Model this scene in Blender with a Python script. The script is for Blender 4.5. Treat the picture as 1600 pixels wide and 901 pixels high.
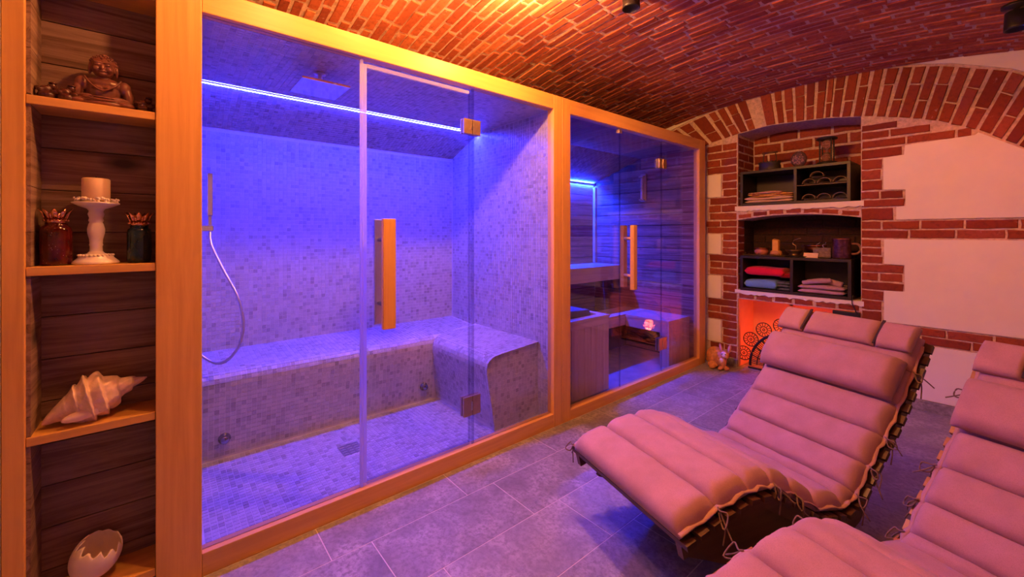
import bpy, math, random
import numpy as np
from mathutils import Matrix, Vector

random.seed(7); np.random.seed(7)
for o in list(bpy.data.objects): bpy.data.objects.remove(o)
scene = bpy.context.scene
COL = scene.collection
rnd = random.uniform
PI = math.pi

# ------------------------------------------------------------------ camera
cam_d = bpy.data.cameras.new('camera'); cam = bpy.data.objects.new('camera', cam_d); COL.objects.link(cam)
cam.location = (1.96, 0.0, 1.30)
cam.rotation_euler = (math.radians(90), 0, math.radians(50))
cam_d.sensor_fit = 'HORIZONTAL'; cam_d.sensor_width = 36.0
cam_d.lens = 650.0 / 1600.0 * 36.0
cam_d.shift_y = -85.5 / 1600.0
cam_d.clip_start = 0.02
scene.camera = cam
# ------------------------------------------------------------------ world, exposure
w = bpy.data.worlds.new('world'); scene.world = w; w.use_nodes = True
w.node_tree.nodes['Background'].inputs[0].default_value = (0.05, 0.02, 0.03, 1)
w.node_tree.nodes['Background'].inputs[1].default_value = 0.15
vs = scene.view_settings
vs.view_transform = 'Standard'; vs.look = 'None'; vs.exposure = 0.0; vs.gamma = 1.0; vs.use_curve_mapping = False

# lamp settings (each lamp's light is made in its builder below)
WARM_A = (1.0, 0.37, 0.10); POW_A = 118.0       # lamp by the cabin front, close to the vault
WARM_B = (1.0, 0.20, 0.095); POW_B = 36.0       # spot over the loungers; also scales the added unseen spots
POW_C = 17.0                                    # spot near the back wall
LED_STEAM = (0.018, 0.024, 1.0); LED_STEAM_S = 580.0
LED_SAUNA = (0.004, 0.026, 1.0); LED_SAUNA_S = 3100.0
FIRE_COL = (1.0, 0.10, 0.03); FIRE_P = 9.0

# ------------------------------------------------------------------ helpers
ROOT = {}
def put(o, parent=None):
    COL.objects.link(o)
    if parent is not None: o.parent = parent
    return o
def tag(o, label=None, cat=None, group=None, kind=None):
    if label: o['label'] = label
    if cat: o['category'] = cat
    if group: o['group'] = group
    if kind: o['kind'] = kind
    return o
def thing(name, label, cat, loc=(0, 0, 0), rotz=0.0, group=None):
    o = bpy.data.objects.new(name, None); COL.objects.link(o)
    o.empty_display_size = 0.05
    o.location = loc; o.rotation_euler = (0, 0, rotz)
    ROOT[o.name] = Vector(loc)
    tag(o, label, cat, group)
    return o
def off(parent):
    v = Vector((0, 0, 0)); p = parent
    while p is not None:
        v += ROOT.get(p.name, Vector((0, 0, 0))); p = p.parent
    return v
def mesh_obj(name, verts, faces, mat, parent=None, smooth=False, local=False, kind=None, bevel=0.0):
    me = bpy.data.meshes.new(name)
    if parent is not None and not local:
        o3 = off(parent); verts = [(v[0]-o3.x, v[1]-o3.y, v[2]-o3.z) for v in verts]
    me.from_pydata(verts, [], faces)
    me.materials.append(mat)
    if smooth: me.polygons.foreach_set('use_smooth', [True]*len(me.polygons))
    me.update()
    o = put(bpy.data.objects.new(name, me), parent)
    if kind: o['kind'] = kind
    if bevel > 0:
        m = o.modifiers.new('bevel', 'BEVEL'); m.width = bevel; m.segments = 2; m.limit_method = 'ANGLE'
    return o

class MB:
    def __init__(s): s.v = []; s.f = []
    def box(s, x0, x1, y0, y1, z0, z1):
        n = len(s.v)
        s.v += [(x0,y0,z0),(x1,y0,z0),(x1,y1,z0),(x0,y1,z0),(x0,y0,z1),(x1,y0,z1),(x1,y1,z1),(x0,y1,z1)]
        s.f += [tuple(n+i for i in q) for q in ((0,3,2,1),(4,5,6,7),(0,1,5,4),(1,2,6,5),(2,3,7,6),(3,0,4,7))]
        return s
    def hexa(s, p):
        n = len(s.v); s.v += [tuple(q) for q in p]
        s.f += [tuple(n+i for i in q) for q in ((0,3,2,1),(4,5,6,7),(0,1,5,4),(1,2,6,5),(2,3,7,6),(3,0,4,7))]
        return s
    def prism(s, poly, axis, a, b):
        n = len(s.v); k = len(poly)
        for c in (a, b):
            for (p, q) in poly:
                s.v.append((c,p,q) if axis == 0 else ((p,c,q) if axis == 1 else (p,q,c)))
        s.f.append(tuple(range(n+k-1, n-1, -1))); s.f.append(tuple(range(n+k, n+2*k)))
        for i in range(k):
            j = (i+1) % k; s.f.append((n+i, n+j, n+k+j, n+k+i))
        return s
    def lathe(s, prof, c=(0,0,0), n=24, sx=1.0, sy=1.0):
        b = len(s.v); m = len(prof)
        for (r, z) in prof:
            for i in range(n):
                a = 2*PI*i/n; s.v.append((c[0]+r*sx*math.cos(a), c[1]+r*sy*math.sin(a), c[2]+z))
        for j in range(m-1):
            for i in range(n):
                k = (i+1) % n; s.f.append((b+j*n+i, b+j*n+k, b+(j+1)*n+k, b+(j+1)*n+i))
        if prof[0][0] > 1e-6: s.f.append(tuple(b+i for i in range(n-1, -1, -1)))
        if prof[-1][0] > 1e-6: s.f.append(tuple(b+(m-1)*n+i for i in range(n)))
        return s
    def tube(s, path, r, n=8, closed=False):
        P = [Vector(p) for p in path]; b = len(s.v); m = len(P)
        up = Vector((0, 0, 1))
        for i, p in enumerate(P):
            if closed: d = P[(i+1) % m]-P[i-1]
            else: d = (P[min(i+1, m-1)]-P[max(i-1, 0)])
            d.normalize(); u = up if abs(d.z) < 0.95 else Vector((1, 0, 0))
            a = d.cross(u).normalized(); c = a.cross(d).normalized()
            rr = r[i] if isinstance(r, (list, tuple)) else r
            for k in range(n):
                t = 2*PI*k/n; q = p+a*math.cos(t)*rr+c*math.sin(t)*rr; s.v.append(tuple(q))
        for i in range(m if closed else m-1):
            i2 = (i+1) % m
            for k in range(n):
                k2 = (k+1) % n; s.f.append((b+i*n+k, b+i*n+k2, b+i2*n+k2, b+i2*n+k))
        if not closed:
            s.f.append(tuple(b+k for k in range(n-1, -1, -1))); s.f.append(tuple(b+(m-1)*n+k for k in range(n)))
        return s
    def ball(s, c, r, n=16, m=10, rot=None):
        b = len(s.v); r = (r, r, r) if not isinstance(r, (tuple, list)) else r
        for j in range(m+1):
            t = PI*j/m
            for i in range(n):
                a = 2*PI*i/n; q = Vector((r[0]*math.sin(t)*math.cos(a), r[1]*math.sin(t)*math.sin(a), -r[2]*math.cos(t)))
                if rot is not None: q = rot @ q
                s.v.append((c[0]+q.x, c[1]+q.y, c[2]+q.z))
        for j in range(m):
            for i in range(n):
                k = (i+1) % n; s.f.append((b+j*n+i, b+j*n+k, b+(j+1)*n+k, b+(j+1)*n+i))
        return s
    def build(s, name, mat, parent=None, smooth=False, local=False, kind=None, bevel=0.0):
        return mesh_obj(name, s.v, s.f, mat, parent, smooth, local, kind, bevel)
def remesh(o, vox, sm=4):
    m = o.modifiers.new('remesh', 'REMESH'); m.mode = 'VOXEL'; m.voxel_size = vox; m.use_smooth_shade = True
    k = o.modifiers.new('smooth', 'SMOOTH'); k.iterations = sm; k.factor = 0.5
    return o
def smooth_path(pts, n=6):
    P = [Vector(p) for p in pts]; out = []
    for i in range(len(P)-1):
        p0 = P[max(i-1, 0)]; p1 = P[i]; p2 = P[i+1]; p3 = P[min(i+2, len(P)-1)]
        for k in range(n):
            t = k/n
            out.append(0.5*((2*p1)+(p2-p0)*t+(2*p0-5*p1+4*p2-p3)*t*t+(-p0+3*p1-3*p2+p3)*t**3))
    out.append(P[-1]); return [tuple(q) for q in out]

# ------------------------------------------------------------------ materials
def new_mat(name):
    m = bpy.data.materials.new(name); m.use_nodes = True
    nt = m.node_tree; return m, nt, nt.nodes['Principled BSDF']
def N(nt, t, **kw):
    n = nt.nodes.new(t)
    for k, v in kw.items(): setattr(n, k, v)
    return n
def ramp(nt, stops, fac, interp='LINEAR'):
    r = N(nt, 'ShaderNodeValToRGB'); cr = r.color_ramp; cr.interpolation = interp
    while len(cr.elements) < len(stops): cr.elements.new(0.5)
    for e, (p, c) in zip(cr.elements, stops):
        e.position = p; e.color = (c[0], c[1], c[2], 1)
    nt.links.new(fac, r.inputs[0]); return r.outputs[0]
def coords(nt, scale=(1, 1, 1), jitter=True):
    tc = N(nt, 'ShaderNodeTexCoord'); mp = N(nt, 'ShaderNodeMapping')
    mp.inputs['Scale'].default_value = scale
    if jitter:
        oi = N(nt, 'ShaderNodeObjectInfo'); mu = N(nt, 'ShaderNodeMath', operation='MULTIPLY'); mu.inputs[1].default_value = 37.0
        nt.links.new(oi.outputs['Random'], mu.inputs[0])
        ad = N(nt, 'ShaderNodeVectorMath', operation='ADD')
        nt.links.new(tc.outputs['Object'], ad.inputs[0]); nt.links.new(mu.outputs[0], ad.inputs[1])
        nt.links.new(ad.outputs[0], mp.inputs[0])
    else: nt.links.new(tc.outputs['Object'], mp.inputs[0])
    return mp.outputs[0]
def noise(nt, vec, scale, detail=4, rough=0.55, dist=0.0):
    n = N(nt, 'ShaderNodeTexNoise'); n.inputs['Scale'].default_value = scale; n.inputs['Detail'].default_value = detail
    n.inputs['Roughness'].default_value = rough; n.inputs['Distortion'].default_value = dist
    nt.links.new(vec, n.inputs['Vector']); return n.outputs['Fac']
def bump(nt, b, h, strength=0.3, dist=0.01):
    bm = N(nt, 'ShaderNodeBump'); bm.inputs['Strength'].default_value = strength; bm.inputs['Distance'].default_value = dist
    nt.links.new(h, bm.inputs['Height']); nt.links.new(bm.outputs[0], b.inputs['Normal'])
def mixc(nt, a, b, fac, mode='MIX'):
    m = N(nt, 'ShaderNodeMix', data_type='RGBA', blend_type=mode)
    for s, v in ((m.inputs['Factor'], fac), (m.inputs[6], a), (m.inputs[7], b)):
        if hasattr(v, 'is_output') or isinstance(v, bpy.types.NodeSocket): nt.links.new(v, s)
        elif isinstance(v, (int, float)): s.default_value = v
        else: s.default_value = (v[0], v[1], v[2], 1)
    return m.outputs[2]
def plain(name, col, rough=0.5, metal=0.0, var=0.12, nscale=30, bstr=0.0, spec=0.5, **kw):
    m, nt, b = new_mat(name)
    v = coords(nt); f = noise(nt, v, nscale)
    lo = [c*(1-var) for c in col]; hi = [min(1, c*(1+var)) for c in col]
    nt.links.new(ramp(nt, [(0.3, lo), (0.7, hi)], f), b.inputs['Base Color'])
    b.inputs['Roughness'].default_value = rough; b.inputs['Metallic'].default_value = metal
    b.inputs['Specular IOR Level'].default_value = spec
    for k, x in kw.items(): b.inputs[k].default_value = x
    if bstr > 0: bump(nt, b, f, bstr)
    return m
def wood(name, dark, light, axis, rough=0.45, fine=1.0, bstr=0.08, contrast=(0.3, 0.7)):
    m, nt, b = new_mat(name)
    sc = [34*fine]*3; sc[axis] = 1.6*fine
    v = coords(nt, tuple(sc)); f = noise(nt, v, 1.0, 5, 0.6, 0.6)
    sc2 = [5.0]*3; sc2[axis] = 0.6
    g = noise(nt, coords(nt, tuple(sc2)), 1.0, 2)
    c = ramp(nt, [(contrast[0], dark), (contrast[1], light)], f)
    c = mixc(nt, c, [x*0.72 for x in dark], ramp(nt, [(0.52, (0, 0, 0)), (0.8, (0.6, 0.6, 0.6))], g))
    nt.links.new(c, b.inputs['Base Color']); b.inputs['Roughness'].default_value = rough
    bump(nt, b, f, bstr, 0.004); return m
def aged(name, dark, light, axis, rough=0.7):
    m, nt, b = new_mat(name)
    sc = [22.0]*3; sc[axis] = 1.1
    v = coords(nt, tuple(sc)); f = noise(nt, v, 1.0, 8, 0.7, 1.4)
    c = ramp(nt, [(0.25, [x*0.45 for x in dark]), (0.42, dark), (0.6, light), (0.78, [x*1.1 for x in light])], f)
    vv = coords(nt, tuple(4.0 if i != axis else 2.2 for i in range(3)))
    vo = N(nt, 'ShaderNodeTexVoronoi'); vo.inputs['Scale'].default_value = 1.0; nt.links.new(vv, vo.inputs['Vector'])
    k = ramp(nt, [(0.05, (1, 1, 1)), (0.16, (0, 0, 0))], vo.outputs['Distance'])
    c = mixc(nt, c, [x*0.25 for x in dark], k)
    nt.links.new(c, b.inputs['Base Color']); b.inputs['Roughness'].default_value = rough
    bump(nt, b, f, 0.35, 0.01); return m
def brick_mat(name, cols, smear=(0.62, 0.48, 0.40), smear_at=0.66, sm_amt=0.7):
    m, nt, b = new_mat(name)
    oi = N(nt, 'ShaderNodeObjectInfo'); ge = N(nt, 'ShaderNodeNewGeometry')
    ad = N(nt, 'ShaderNodeMath', operation='ADD'); fr = N(nt, 'ShaderNodeMath', operation='FRACT')
    nt.links.new(oi.outputs['Random'], ad.inputs[0]); nt.links.new(ge.outputs['Random Per Island'], ad.inputs[1]); nt.links.new(ad.outputs[0], fr.inputs[0])
    c = ramp(nt, [(i/(len(cols)-1), cc) for i, cc in enumerate(cols)], fr.outputs[0])
    pos = ge.outputs['Position']
    f = noise(nt, pos, 38, 6, 0.65)
    c = mixc(nt, c, (0.12, 0.03, 0.02), ramp(nt, [(0.30, (0.55, 0.55, 0.55)), (0.52, (0, 0, 0))], f))
    g = noise(nt, pos, 17, 5, 0.7)
    c = mixc(nt, c, smear, ramp(nt, [(smear_at, (0, 0, 0)), (smear_at+0.08, (sm_amt,)*3)], g))
    nt.links.new(c, b.inputs['Base Color']); b.inputs['Roughness'].default_value = 0.85
    b.inputs['Specular IOR Level'].default_value = 0.25
    bump(nt, b, f, 0.45, 0.010); return m
def mosaic_mat(name, cols, rough=0.28):
    m, nt, b = new_mat(name)
    ge = N(nt, 'ShaderNodeNewGeometry')
    c = ramp(nt, cols, ge.outputs['Random Per Island'], 'LINEAR')
    f = noise(nt, ge.outputs['Position'], 130, 2)
    c = mixc(nt, c, (0.2, 0.19, 0.19), ramp(nt, [(0.5, (0, 0, 0)), (0.8, (0.5, 0.5, 0.5))], f))
    nt.links.new(c, b.inputs['Base Color']); b.inputs['Roughness'].default_value = rough
    return m
def emit(name, col, s):
    m = bpy.data.materials.new(name); m.use_nodes = True; nt = m.node_tree
    nt.nodes.remove(nt.nodes['Principled BSDF'])
    e = N(nt, 'ShaderNodeEmission'); e.inputs[0].default_value = (*col, 1); e.inputs[1].default_value = s
    nt.links.new(e.outputs[0], nt.nodes['Material Output'].inputs[0]); return m
def glass(name, tint=(0.97, 0.98, 0.99), gloss=1.0):
    m = bpy.data.materials.new(name); m.use_nodes = True; nt = m.node_tree
    nt.nodes.remove(nt.nodes['Principled BSDF'])
    t = N(nt, 'ShaderNodeBsdfTransparent'); t.inputs[0].default_value = (*tint, 1)
    g = N(nt, 'ShaderNodeBsdfGlossy'); g.inputs['Roughness'].default_value = 0.0; g.inputs[0].default_value = (gloss, gloss, gloss, 1)
    f = N(nt, 'ShaderNodeFresnel')
    gb = N(nt, 'ShaderNodeNewGeometry'); ir_ = N(nt, 'ShaderNodeMapRange'); ir_.inputs['To Min'].default_value = 1.45; ir_.inputs['To Max'].default_value = 1/1.45
    nt.links.new(gb.outputs['Backfacing'], ir_.inputs['Value']); nt.links.new(ir_.outputs[0], f.inputs[0])
    mx = N(nt, 'ShaderNodeMixShader')
    nt.links.new(f.outputs[0], mx.inputs[0]); nt.links.new(t.outputs[0], mx.inputs[1]); nt.links.new(g.outputs[0], mx.inputs[2])
    nt.links.new(mx.outputs[0], nt.nodes['Material Output'].inputs[0]); return m

FR_D, FR_L = (0.62, 0.31, 0.075), (0.78, 0.43, 0.12)
W_Y = wood('frame_wood_y', FR_D, FR_L, 1); W_Z = wood('frame_wood_z', FR_D, FR_L, 2); W_X = wood('frame_wood_x', FR_D, FR_L, 0)
AG_Y = aged('aged_plank_y', (0.16, 0.085, 0.055), (0.30, 0.19, 0.14), 1)
AG_X = aged('aged_plank_x', (0.16, 0.085, 0.055), (0.30, 0.19, 0.14), 0)
SB_Y = wood('sauna_bench_y', (0.50, 0.36, 0.25), (0.62, 0.47, 0.34), 1); SB_X = wood('sauna_bench_x', (0.50, 0.36, 0.25), (0.62, 0.47, 0.34), 0)
SB_Z = wood('sauna_bench_z', (0.50, 0.36, 0.25), (0.62, 0.47, 0.34), 2)
BR_COLS = [(0.24, 0.042, 0.018), (0.32, 0.068, 0.026), (0.19, 0.036, 0.02), (0.28, 0.055, 0.022), (0.36, 0.09, 0.04), (0.26, 0.05, 0.02)]
BRICK = brick_mat('wall_brick', BR_COLS)
BRICK_V = brick_mat('vault_brick', [(0.38, 0.095, 0.04), (0.48, 0.14, 0.055), (0.28, 0.065, 0.035), (0.43, 0.115, 0.048), (0.55, 0.19, 0.08)], smear_at=0.62, sm_amt=0.55)
BRICK_D = brick_mat('dark_brick', [(0.035, 0.02, 0.016), (0.055, 0.028, 0.02), (0.025, 0.016, 0.014)], smear=(0.08, 0.05, 0.04), sm_amt=0.4)
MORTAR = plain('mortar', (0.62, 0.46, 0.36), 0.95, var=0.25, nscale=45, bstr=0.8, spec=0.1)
MORTAR_D = plain('dark_mortar', (0.05, 0.032, 0.028), 0.95, var=0.3, nscale=45, bstr=0.5, spec=0.1)
PLASTER = plain('white_plaster', (0.80, 0.78, 0.68), 0.9, var=0.03, nscale=5, bstr=0.15, spec=0.15)
STEAM_T = mosaic_mat('steam_mosaic', [(0.0, (0.29, 0.265, 0.25)), (0.10, (0.37, 0.345, 0.33)), (0.3, (0.44, 0.415, 0.40)), (0.7, (0.49, 0.465, 0.445)), (1.0, (0.54, 0.515, 0.495))])
GROUT = plain('light_grout', (0.62, 0.59, 0.57), 0.9, var=0.05, spec=0.2)
FABRIC_M = None

def fabric(name, col, var=0.10, wscale=420, rough=0.9):
    m, nt, b = new_mat(name)
    v = coords(nt); f = noise(nt, v, 9, 4); h = noise(nt, v, wscale, 2)
    c = ramp(nt, [(0.3, [x*(1-var) for x in col]), (0.7, [min(1, x*(1+var)) for x in col])], f)
    c = mixc(nt, c, [x*0.62 for x in col], ramp(nt, [(0.45, (0, 0, 0)), (0.75, (0.5, 0.5, 0.5))], h))
    nt.links.new(c, b.inputs['Base Color']); b.inputs['Roughness'].default_value = rough
    b.inputs['Specular IOR Level'].default_value = 0.15
    b.inputs['Sheen Weight'].default_value = 0.15
    bump(nt, b, h, 0.25, 0.002); return m
CUSH = fabric('taupe_canvas', (0.47, 0.27, 0.25))
GAP_STRAPF = fabric('dark_gap_strap', (0.05, 0.035, 0.05))
TIEF = fabric('tie_cord', (0.20, 0.13, 0.10))
DARKWOOD = wood('dark_lounger_wood', (0.07, 0.028, 0.014), (0.13, 0.055, 0.028), 1, 0.4)
SLATW = wood('lounger_slat_wood', (0.30, 0.12, 0.045), (0.45, 0.20, 0.08), 0, 0.45)
STEEL = plain('brushed_steel', (0.62, 0.60, 0.58), 0.28, 1.0, var=0.05, nscale=80)
CHROME = plain('chrome', (0.8, 0.8, 0.82), 0.08, 1.0, var=0.02)
BRONZE = plain('bronze_hinge', (0.50, 0.36, 0.27), 0.35, 0.9, var=0.08)
SEAL = plain('clear_seal', (0.88, 0.84, 0.86), 0.3, var=0.02, **{'Subsurface Weight': 0.3})
def translucent(name, col):
    m = bpy.data.materials.new(name); m.use_nodes = True; nt = m.node_tree; nt.nodes.remove(nt.nodes['Principled BSDF'])
    t = N(nt, 'ShaderNodeBsdfTranslucent'); t.inputs[0].default_value = (*col, 1); d = N(nt, 'ShaderNodeBsdfDiffuse'); d.inputs[0].default_value = (*[c*.55 for c in col], 1)
    g = N(nt, 'ShaderNodeBsdfTransparent'); mx = N(nt, 'ShaderNodeMixShader'); mx.inputs[0].default_value = .35; m2 = N(nt, 'ShaderNodeMixShader'); m2.inputs[0].default_value = .25
    nt.links.new(t.outputs[0], mx.inputs[1]); nt.links.new(d.outputs[0], mx.inputs[2]); nt.links.new(mx.outputs[0], m2.inputs[1]); nt.links.new(g.outputs[0], m2.inputs[2])
    nt.links.new(m2.outputs[0], nt.nodes['Material Output'].inputs[0]); return m
SEAL = translucent('clear_plastic_seal', (.9, .86, .92))
SEALG = glass('seal_glass', (0.80, 0.80, 0.86))
GLASS = glass('clear_glass', (0.965, 0.975, 0.985)); GLASS_S = glass('sauna_glass', (0.92, 0.90, 0.92))
BLACKM = plain('black_metal', (0.02, 0.018, 0.02), 0.45, 0.3, var=0.2)
BLACKBOX = wood('black_brown_board', (0.010, 0.006, 0.006), (0.020, 0.011, 0.010), 0, 0.45)
CERAM = plain('white_ceramic', (0.80, 0.70, 0.66), 0.25, var=0.05, nscale=12)
WAX = plain('candle_wax', (0.78, 0.56, 0.36), 0.5, var=0.05, **{'Subsurface Weight': 0.2})
STATUE = plain('statue_clay', (0.20, 0.075, 0.055), 0.35, var=0.3, nscale=14, bstr=0.1)
DARKGLOSS = plain('dark_gloss', (0.06, 0.016, 0.012), 0.12, var=0.2)

# ------------------------------------------------------------------ unit bricks (shared by all bricks)
def unit_brick():
    """ragged brick: local x length, z height, y depth; 10-point outline"""
    j = lambda a: rnd(-a, a)
    base = [(-.5, -.5), (-.17, -.5), (.18, -.5), (.5, -.5), (.5, .0), (.5, .5), (.16, .5), (-.19, .5), (-.5, .5), (-.5, .0)]
    ring = [(x*(1+j(.02)), z*(1+j(.10))) for x, z in base]
    v = [(x*0.965+j(.006), rnd(0, .10), z*0.87+j(.02)) for x, z in ring]
    v += [(x, 0.30, z) for x, z in ring] + [(x, 1.0, z) for x, z in ring]
    n = len(base); f = [tuple(range(n))]
    for i in range(n):
        k = (i+1) % n; f.append((i, i+n, k+n, k)); f.append((i+n, i+2*n, k+2*n, k+n))
    return v, f
UB = [unit_brick() for _ in range(12)]
def brick_meshes(mat, name='brick'):
    out = []
    for v, f in UB:
        me = bpy.data.meshes.new(name); me.from_pydata(v, [], f); me.materials.append(mat); me.update(); out.append(me)
    return out
BM_WALL = brick_meshes(BRICK); BM_VAULT = brick_meshes(BRICK_V); BM_DARK = brick_meshes(BRICK_D)
def wall_brick(parent, x0, x1, z0, z1, yf=4.297, d=0.03, meshes=None, joint=0.012, name='brick', tilt=0.012):
    o = bpy.data.objects.new(name, random.choice(meshes or BM_WALL)); put(o, parent)
    o.location = ((x0+x1)/2+rnd(-.002, .002), yf+rnd(-.002, .003), (z0+z1)/2+rnd(-.002, .002))
    o.scale = (max(.01, x1-x0-joint), d, max(.01, z1-z0-joint)); o.rotation_euler = (0, rnd(-tilt, tilt), 0)
    return o

# ==================================================================== SETTING
def vz(x): return 2.6-0.074*(x-0.85)**2
XR, YF, YB = 3.45, -1.7, 4.30      # right wall, wall behind the camera, back wall
# --- floor with stone tiles
m, nt, b = new_mat('stone_tile')
oi = N(nt, 'ShaderNodeObjectInfo'); ge = N(nt, 'ShaderNodeNewGeometry')
f1 = noise(nt, ge.outputs['Position'], 5.5, 8, 0.65, 0.7); f2 = noise(nt, ge.outputs['Position'], 46, 5, 0.7)
c = ramp(nt, [(0.28, (0.13, 0.122, 0.13)), (0.5, (0.25, 0.235, 0.245)), (0.70, (0.42, 0.395, 0.40))], f1)
c = mixc(nt, c, (0.13, 0.122, 0.13), ramp(nt, [(0.44, (0, 0, 0)), (0.62, (0.85, 0.85, 0.85))], f2))
c = mixc(nt, c, (0.55, 0.53, 0.52), ramp(nt, [(0.0, (0, 0, 0)), (1.0, (0.16, 0.16, 0.16))], oi.outputs['Random']))
nt.links.new(c, b.inputs['Base Color']); b.inputs['Roughness'].default_value = 0.42; bump(nt, b, f2, 0.12, 0.006)
STONE = m
FGROUT = plain('floor_grout', (0.60, 0.54, 0.50), 0.9, var=0.1)
SAUNAF = plain('sauna_floor_tile', (0.34, 0.26, 0.20), 0.5, var=0.25, nscale=9)
floor = MB().box(-1.5, XR, YF, 4.75, -0.08, -0.0010).build('floor', FGROUT)
tag(floor, 'grey stone tiled floor with pale joints', 'floor', kind='structure')
tile_cache = {}
def floor_tile(x0, x1, y0, y1):
    g = 0.0022
    w_, l_ = round(x1-x0-2*g, 4), round(y1-y0-2*g, 4)
    if (w_, l_) not in tile_cache:
        b_ = MB(); b_.box(-w_/2, w_/2, -l_/2, l_/2, -0.006, 0.0)
        me = bpy.data.meshes.new('floor_tile'); me.from_pydata(b_.v, [], b_.f); me.materials.append(STONE); me.update(); tile_cache[(w_, l_)] = me
    o = put(bpy.data.objects.new('floor_tile', tile_cache[(w_, l_)]), floor); o.location = ((x0+x1)/2, (y0+y1)/2, 0)
rows = [0.0, 0.232]
while rows[-1] < XR: rows.append(rows[-1]+0.3155)
for k in range(len(rows)-1):
    x0, x1 = rows[k], min(rows[k+1], XR)
    y = 0.515+0.161*k
    while y > YF: y -= 0.6455
    while y < 4.29:
        a, bb = max(y, YF), min(y+0.6455, 4.29)
        if bb-a > .01: floor_tile(x0, x1, a, bb)
        y += 0.6455
MB().box(0.27, 1.19, 4.292, 4.69, -0.002, 0.001).build('hearth_slab', STONE, floor)

# --- walls not detailed
wl = MB().box(-0.35, 0.004, YF, -0.3775, 0, 2.8).build('wall_left', PLASTER); tag(wl, 'white plaster wall strip left of the display shelves', 'wall', kind='structure')
wr = MB().box(XR, XR+0.2, YF, 4.8, 0, 2.8).build('wall_right', PLASTER); tag(wr, 'plastered side wall beyond the right-hand lounger', 'wall', kind='structure')
wf = MB().box(-1.9, XR+0.2, YF-0.2, YF, 0, 2.8).build('wall_front', PLASTER); tag(wf, 'plastered wall behind the viewer', 'wall', kind='structure')
wo = MB().box(-1.95, -1.75, YF, 4.8, 0, 2.7).build('wall_outer', MORTAR); tag(wo, 'masonry wall hidden behind the two cabins', 'wall', kind='structure')

# --- brick vault
vb = MB(); nx = 48
xs = [-1.9+(XR+0.1+1.9)*i/nx for i in range(nx+1)]
for i, x in enumerate(xs):
    for (yy, dz) in ((YF-0.1, 0.0025), (4.75, 0.0025), (YF-0.1, 0.16), (4.75, 0.16)): vb.v.append((x, yy, vz(x)+dz))
for i in range(nx):
    a = i*4; c_ = a+4
    vb.f += [(a, a+1, c_+1, c_), (a+2, c_+2, c_+3, a+3)]
vault = vb.build('ceiling', MORTAR); tag(vault, 'shallow brick vault overhead with pale mortar joints', 'ceiling', kind='structure')
CAMV = Vector(cam.location); FW = Vector((-math.sin(math.radians(50)), math.cos(math.radians(50)), 0)); RT = Vector((math.cos(math.radians(50)), math.sin(math.radians(50)), 0))
def proj(p):
    d = Vector(p)-CAMV; z = d.dot(FW)
    if z < 0.05: return None
    return 800+650*d.dot(RT)/z, 365-650*d.z/z
vbricks = []
pitch = 0.062; ny = int((4.29+0.9)/pitch)
for j in range(ny):
    yc = 4.29-pitch*(j+0.5)
    x = -1.25+(0.117 if j % 2 else 0)+rnd(-.03, .03)
    while x < 3.15:
        L = rnd(0.195, 0.235) if random.random() < 0.86 else rnd(0.10, 0.14)
        xc = x+L/2; th = math.atan(-0.148*(xc-0.85))+rnd(-.006, .006)
        X = Vector((math.cos(th), 0, math.sin(th))); Yv = Vector((-math.sin(th), 0, math.cos(th))); Z = Vector((0, -1, 0))
        yaw = rnd(-.014, .014); X2 = X*math.cos(yaw)+Z*math.sin(yaw); Z2 = Z*math.cos(yaw)-X*math.sin(yaw)
        dz = rnd(-0.003, 0.003)
        sx, sy, sz = L, 0.026, (pitch-rnd(0.010, 0.017))
        Mx = Matrix(((X2.x*sx, Yv.x*sy, Z2.x*sz, xc), (X2.y*sx, Yv.y*sy, Z2.y*sz, yc+rnd(-.003, .003)), (X2.z*sx, Yv.z*sy, Z2.z*sz, vz(xc)-0.004+dz), (0, 0, 0, 1)))
        area = 0
        q = [proj((xc+a*L/2, yc+b_*pitch/2, vz(xc+a*L/2))) for a, b_ in ((-1, -1), (1, -1), (1, 1), (-1, 1))]
        if all(q):
            uu = sum(p[0] for p in q)/4; v_ = sum(p[1] for p in q)/4
            hid = False
            # hidden behind the cabin header: line of sight crosses the facade plane below its top
            if xc < 0:
                t = CAMV.x/(CAMV.x-xc); zz = CAMV.z+(vz(xc)-CAMV.z)*t
                if zz < 2.235: hid = True
            if 0 < uu < 1600 and 0 < v_ < 901 and not hid:
                area = abs(sum(q[i][0]*q[(i+1) % 4][1]-q[(i+1) % 4][0]*q[i][1] for i in range(4)))/2
        vbricks.append((area, random.randrange(len(UB)), Mx)); x += L+rnd(0.009, 0.016)
vbricks.sort(key=lambda t: -t[0])
for a, k, Mx in vbricks[:300]:
    o = put(bpy.data.objects.new('vault_brick', BM_VAULT[k]), vault); o.matrix_world = Mx
V = []; Fc = []
for a, k, Mx in vbricks[300:]:
    n = len(V); V += [tuple(Mx @ Vector(p)) for p in UB[k][0]]; Fc += [tuple(n+i for i in f) for f in UB[k][1]]
mesh_obj('vault_bricks', V, Fc, BRICK_V, vault, kind='stuff')

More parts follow.
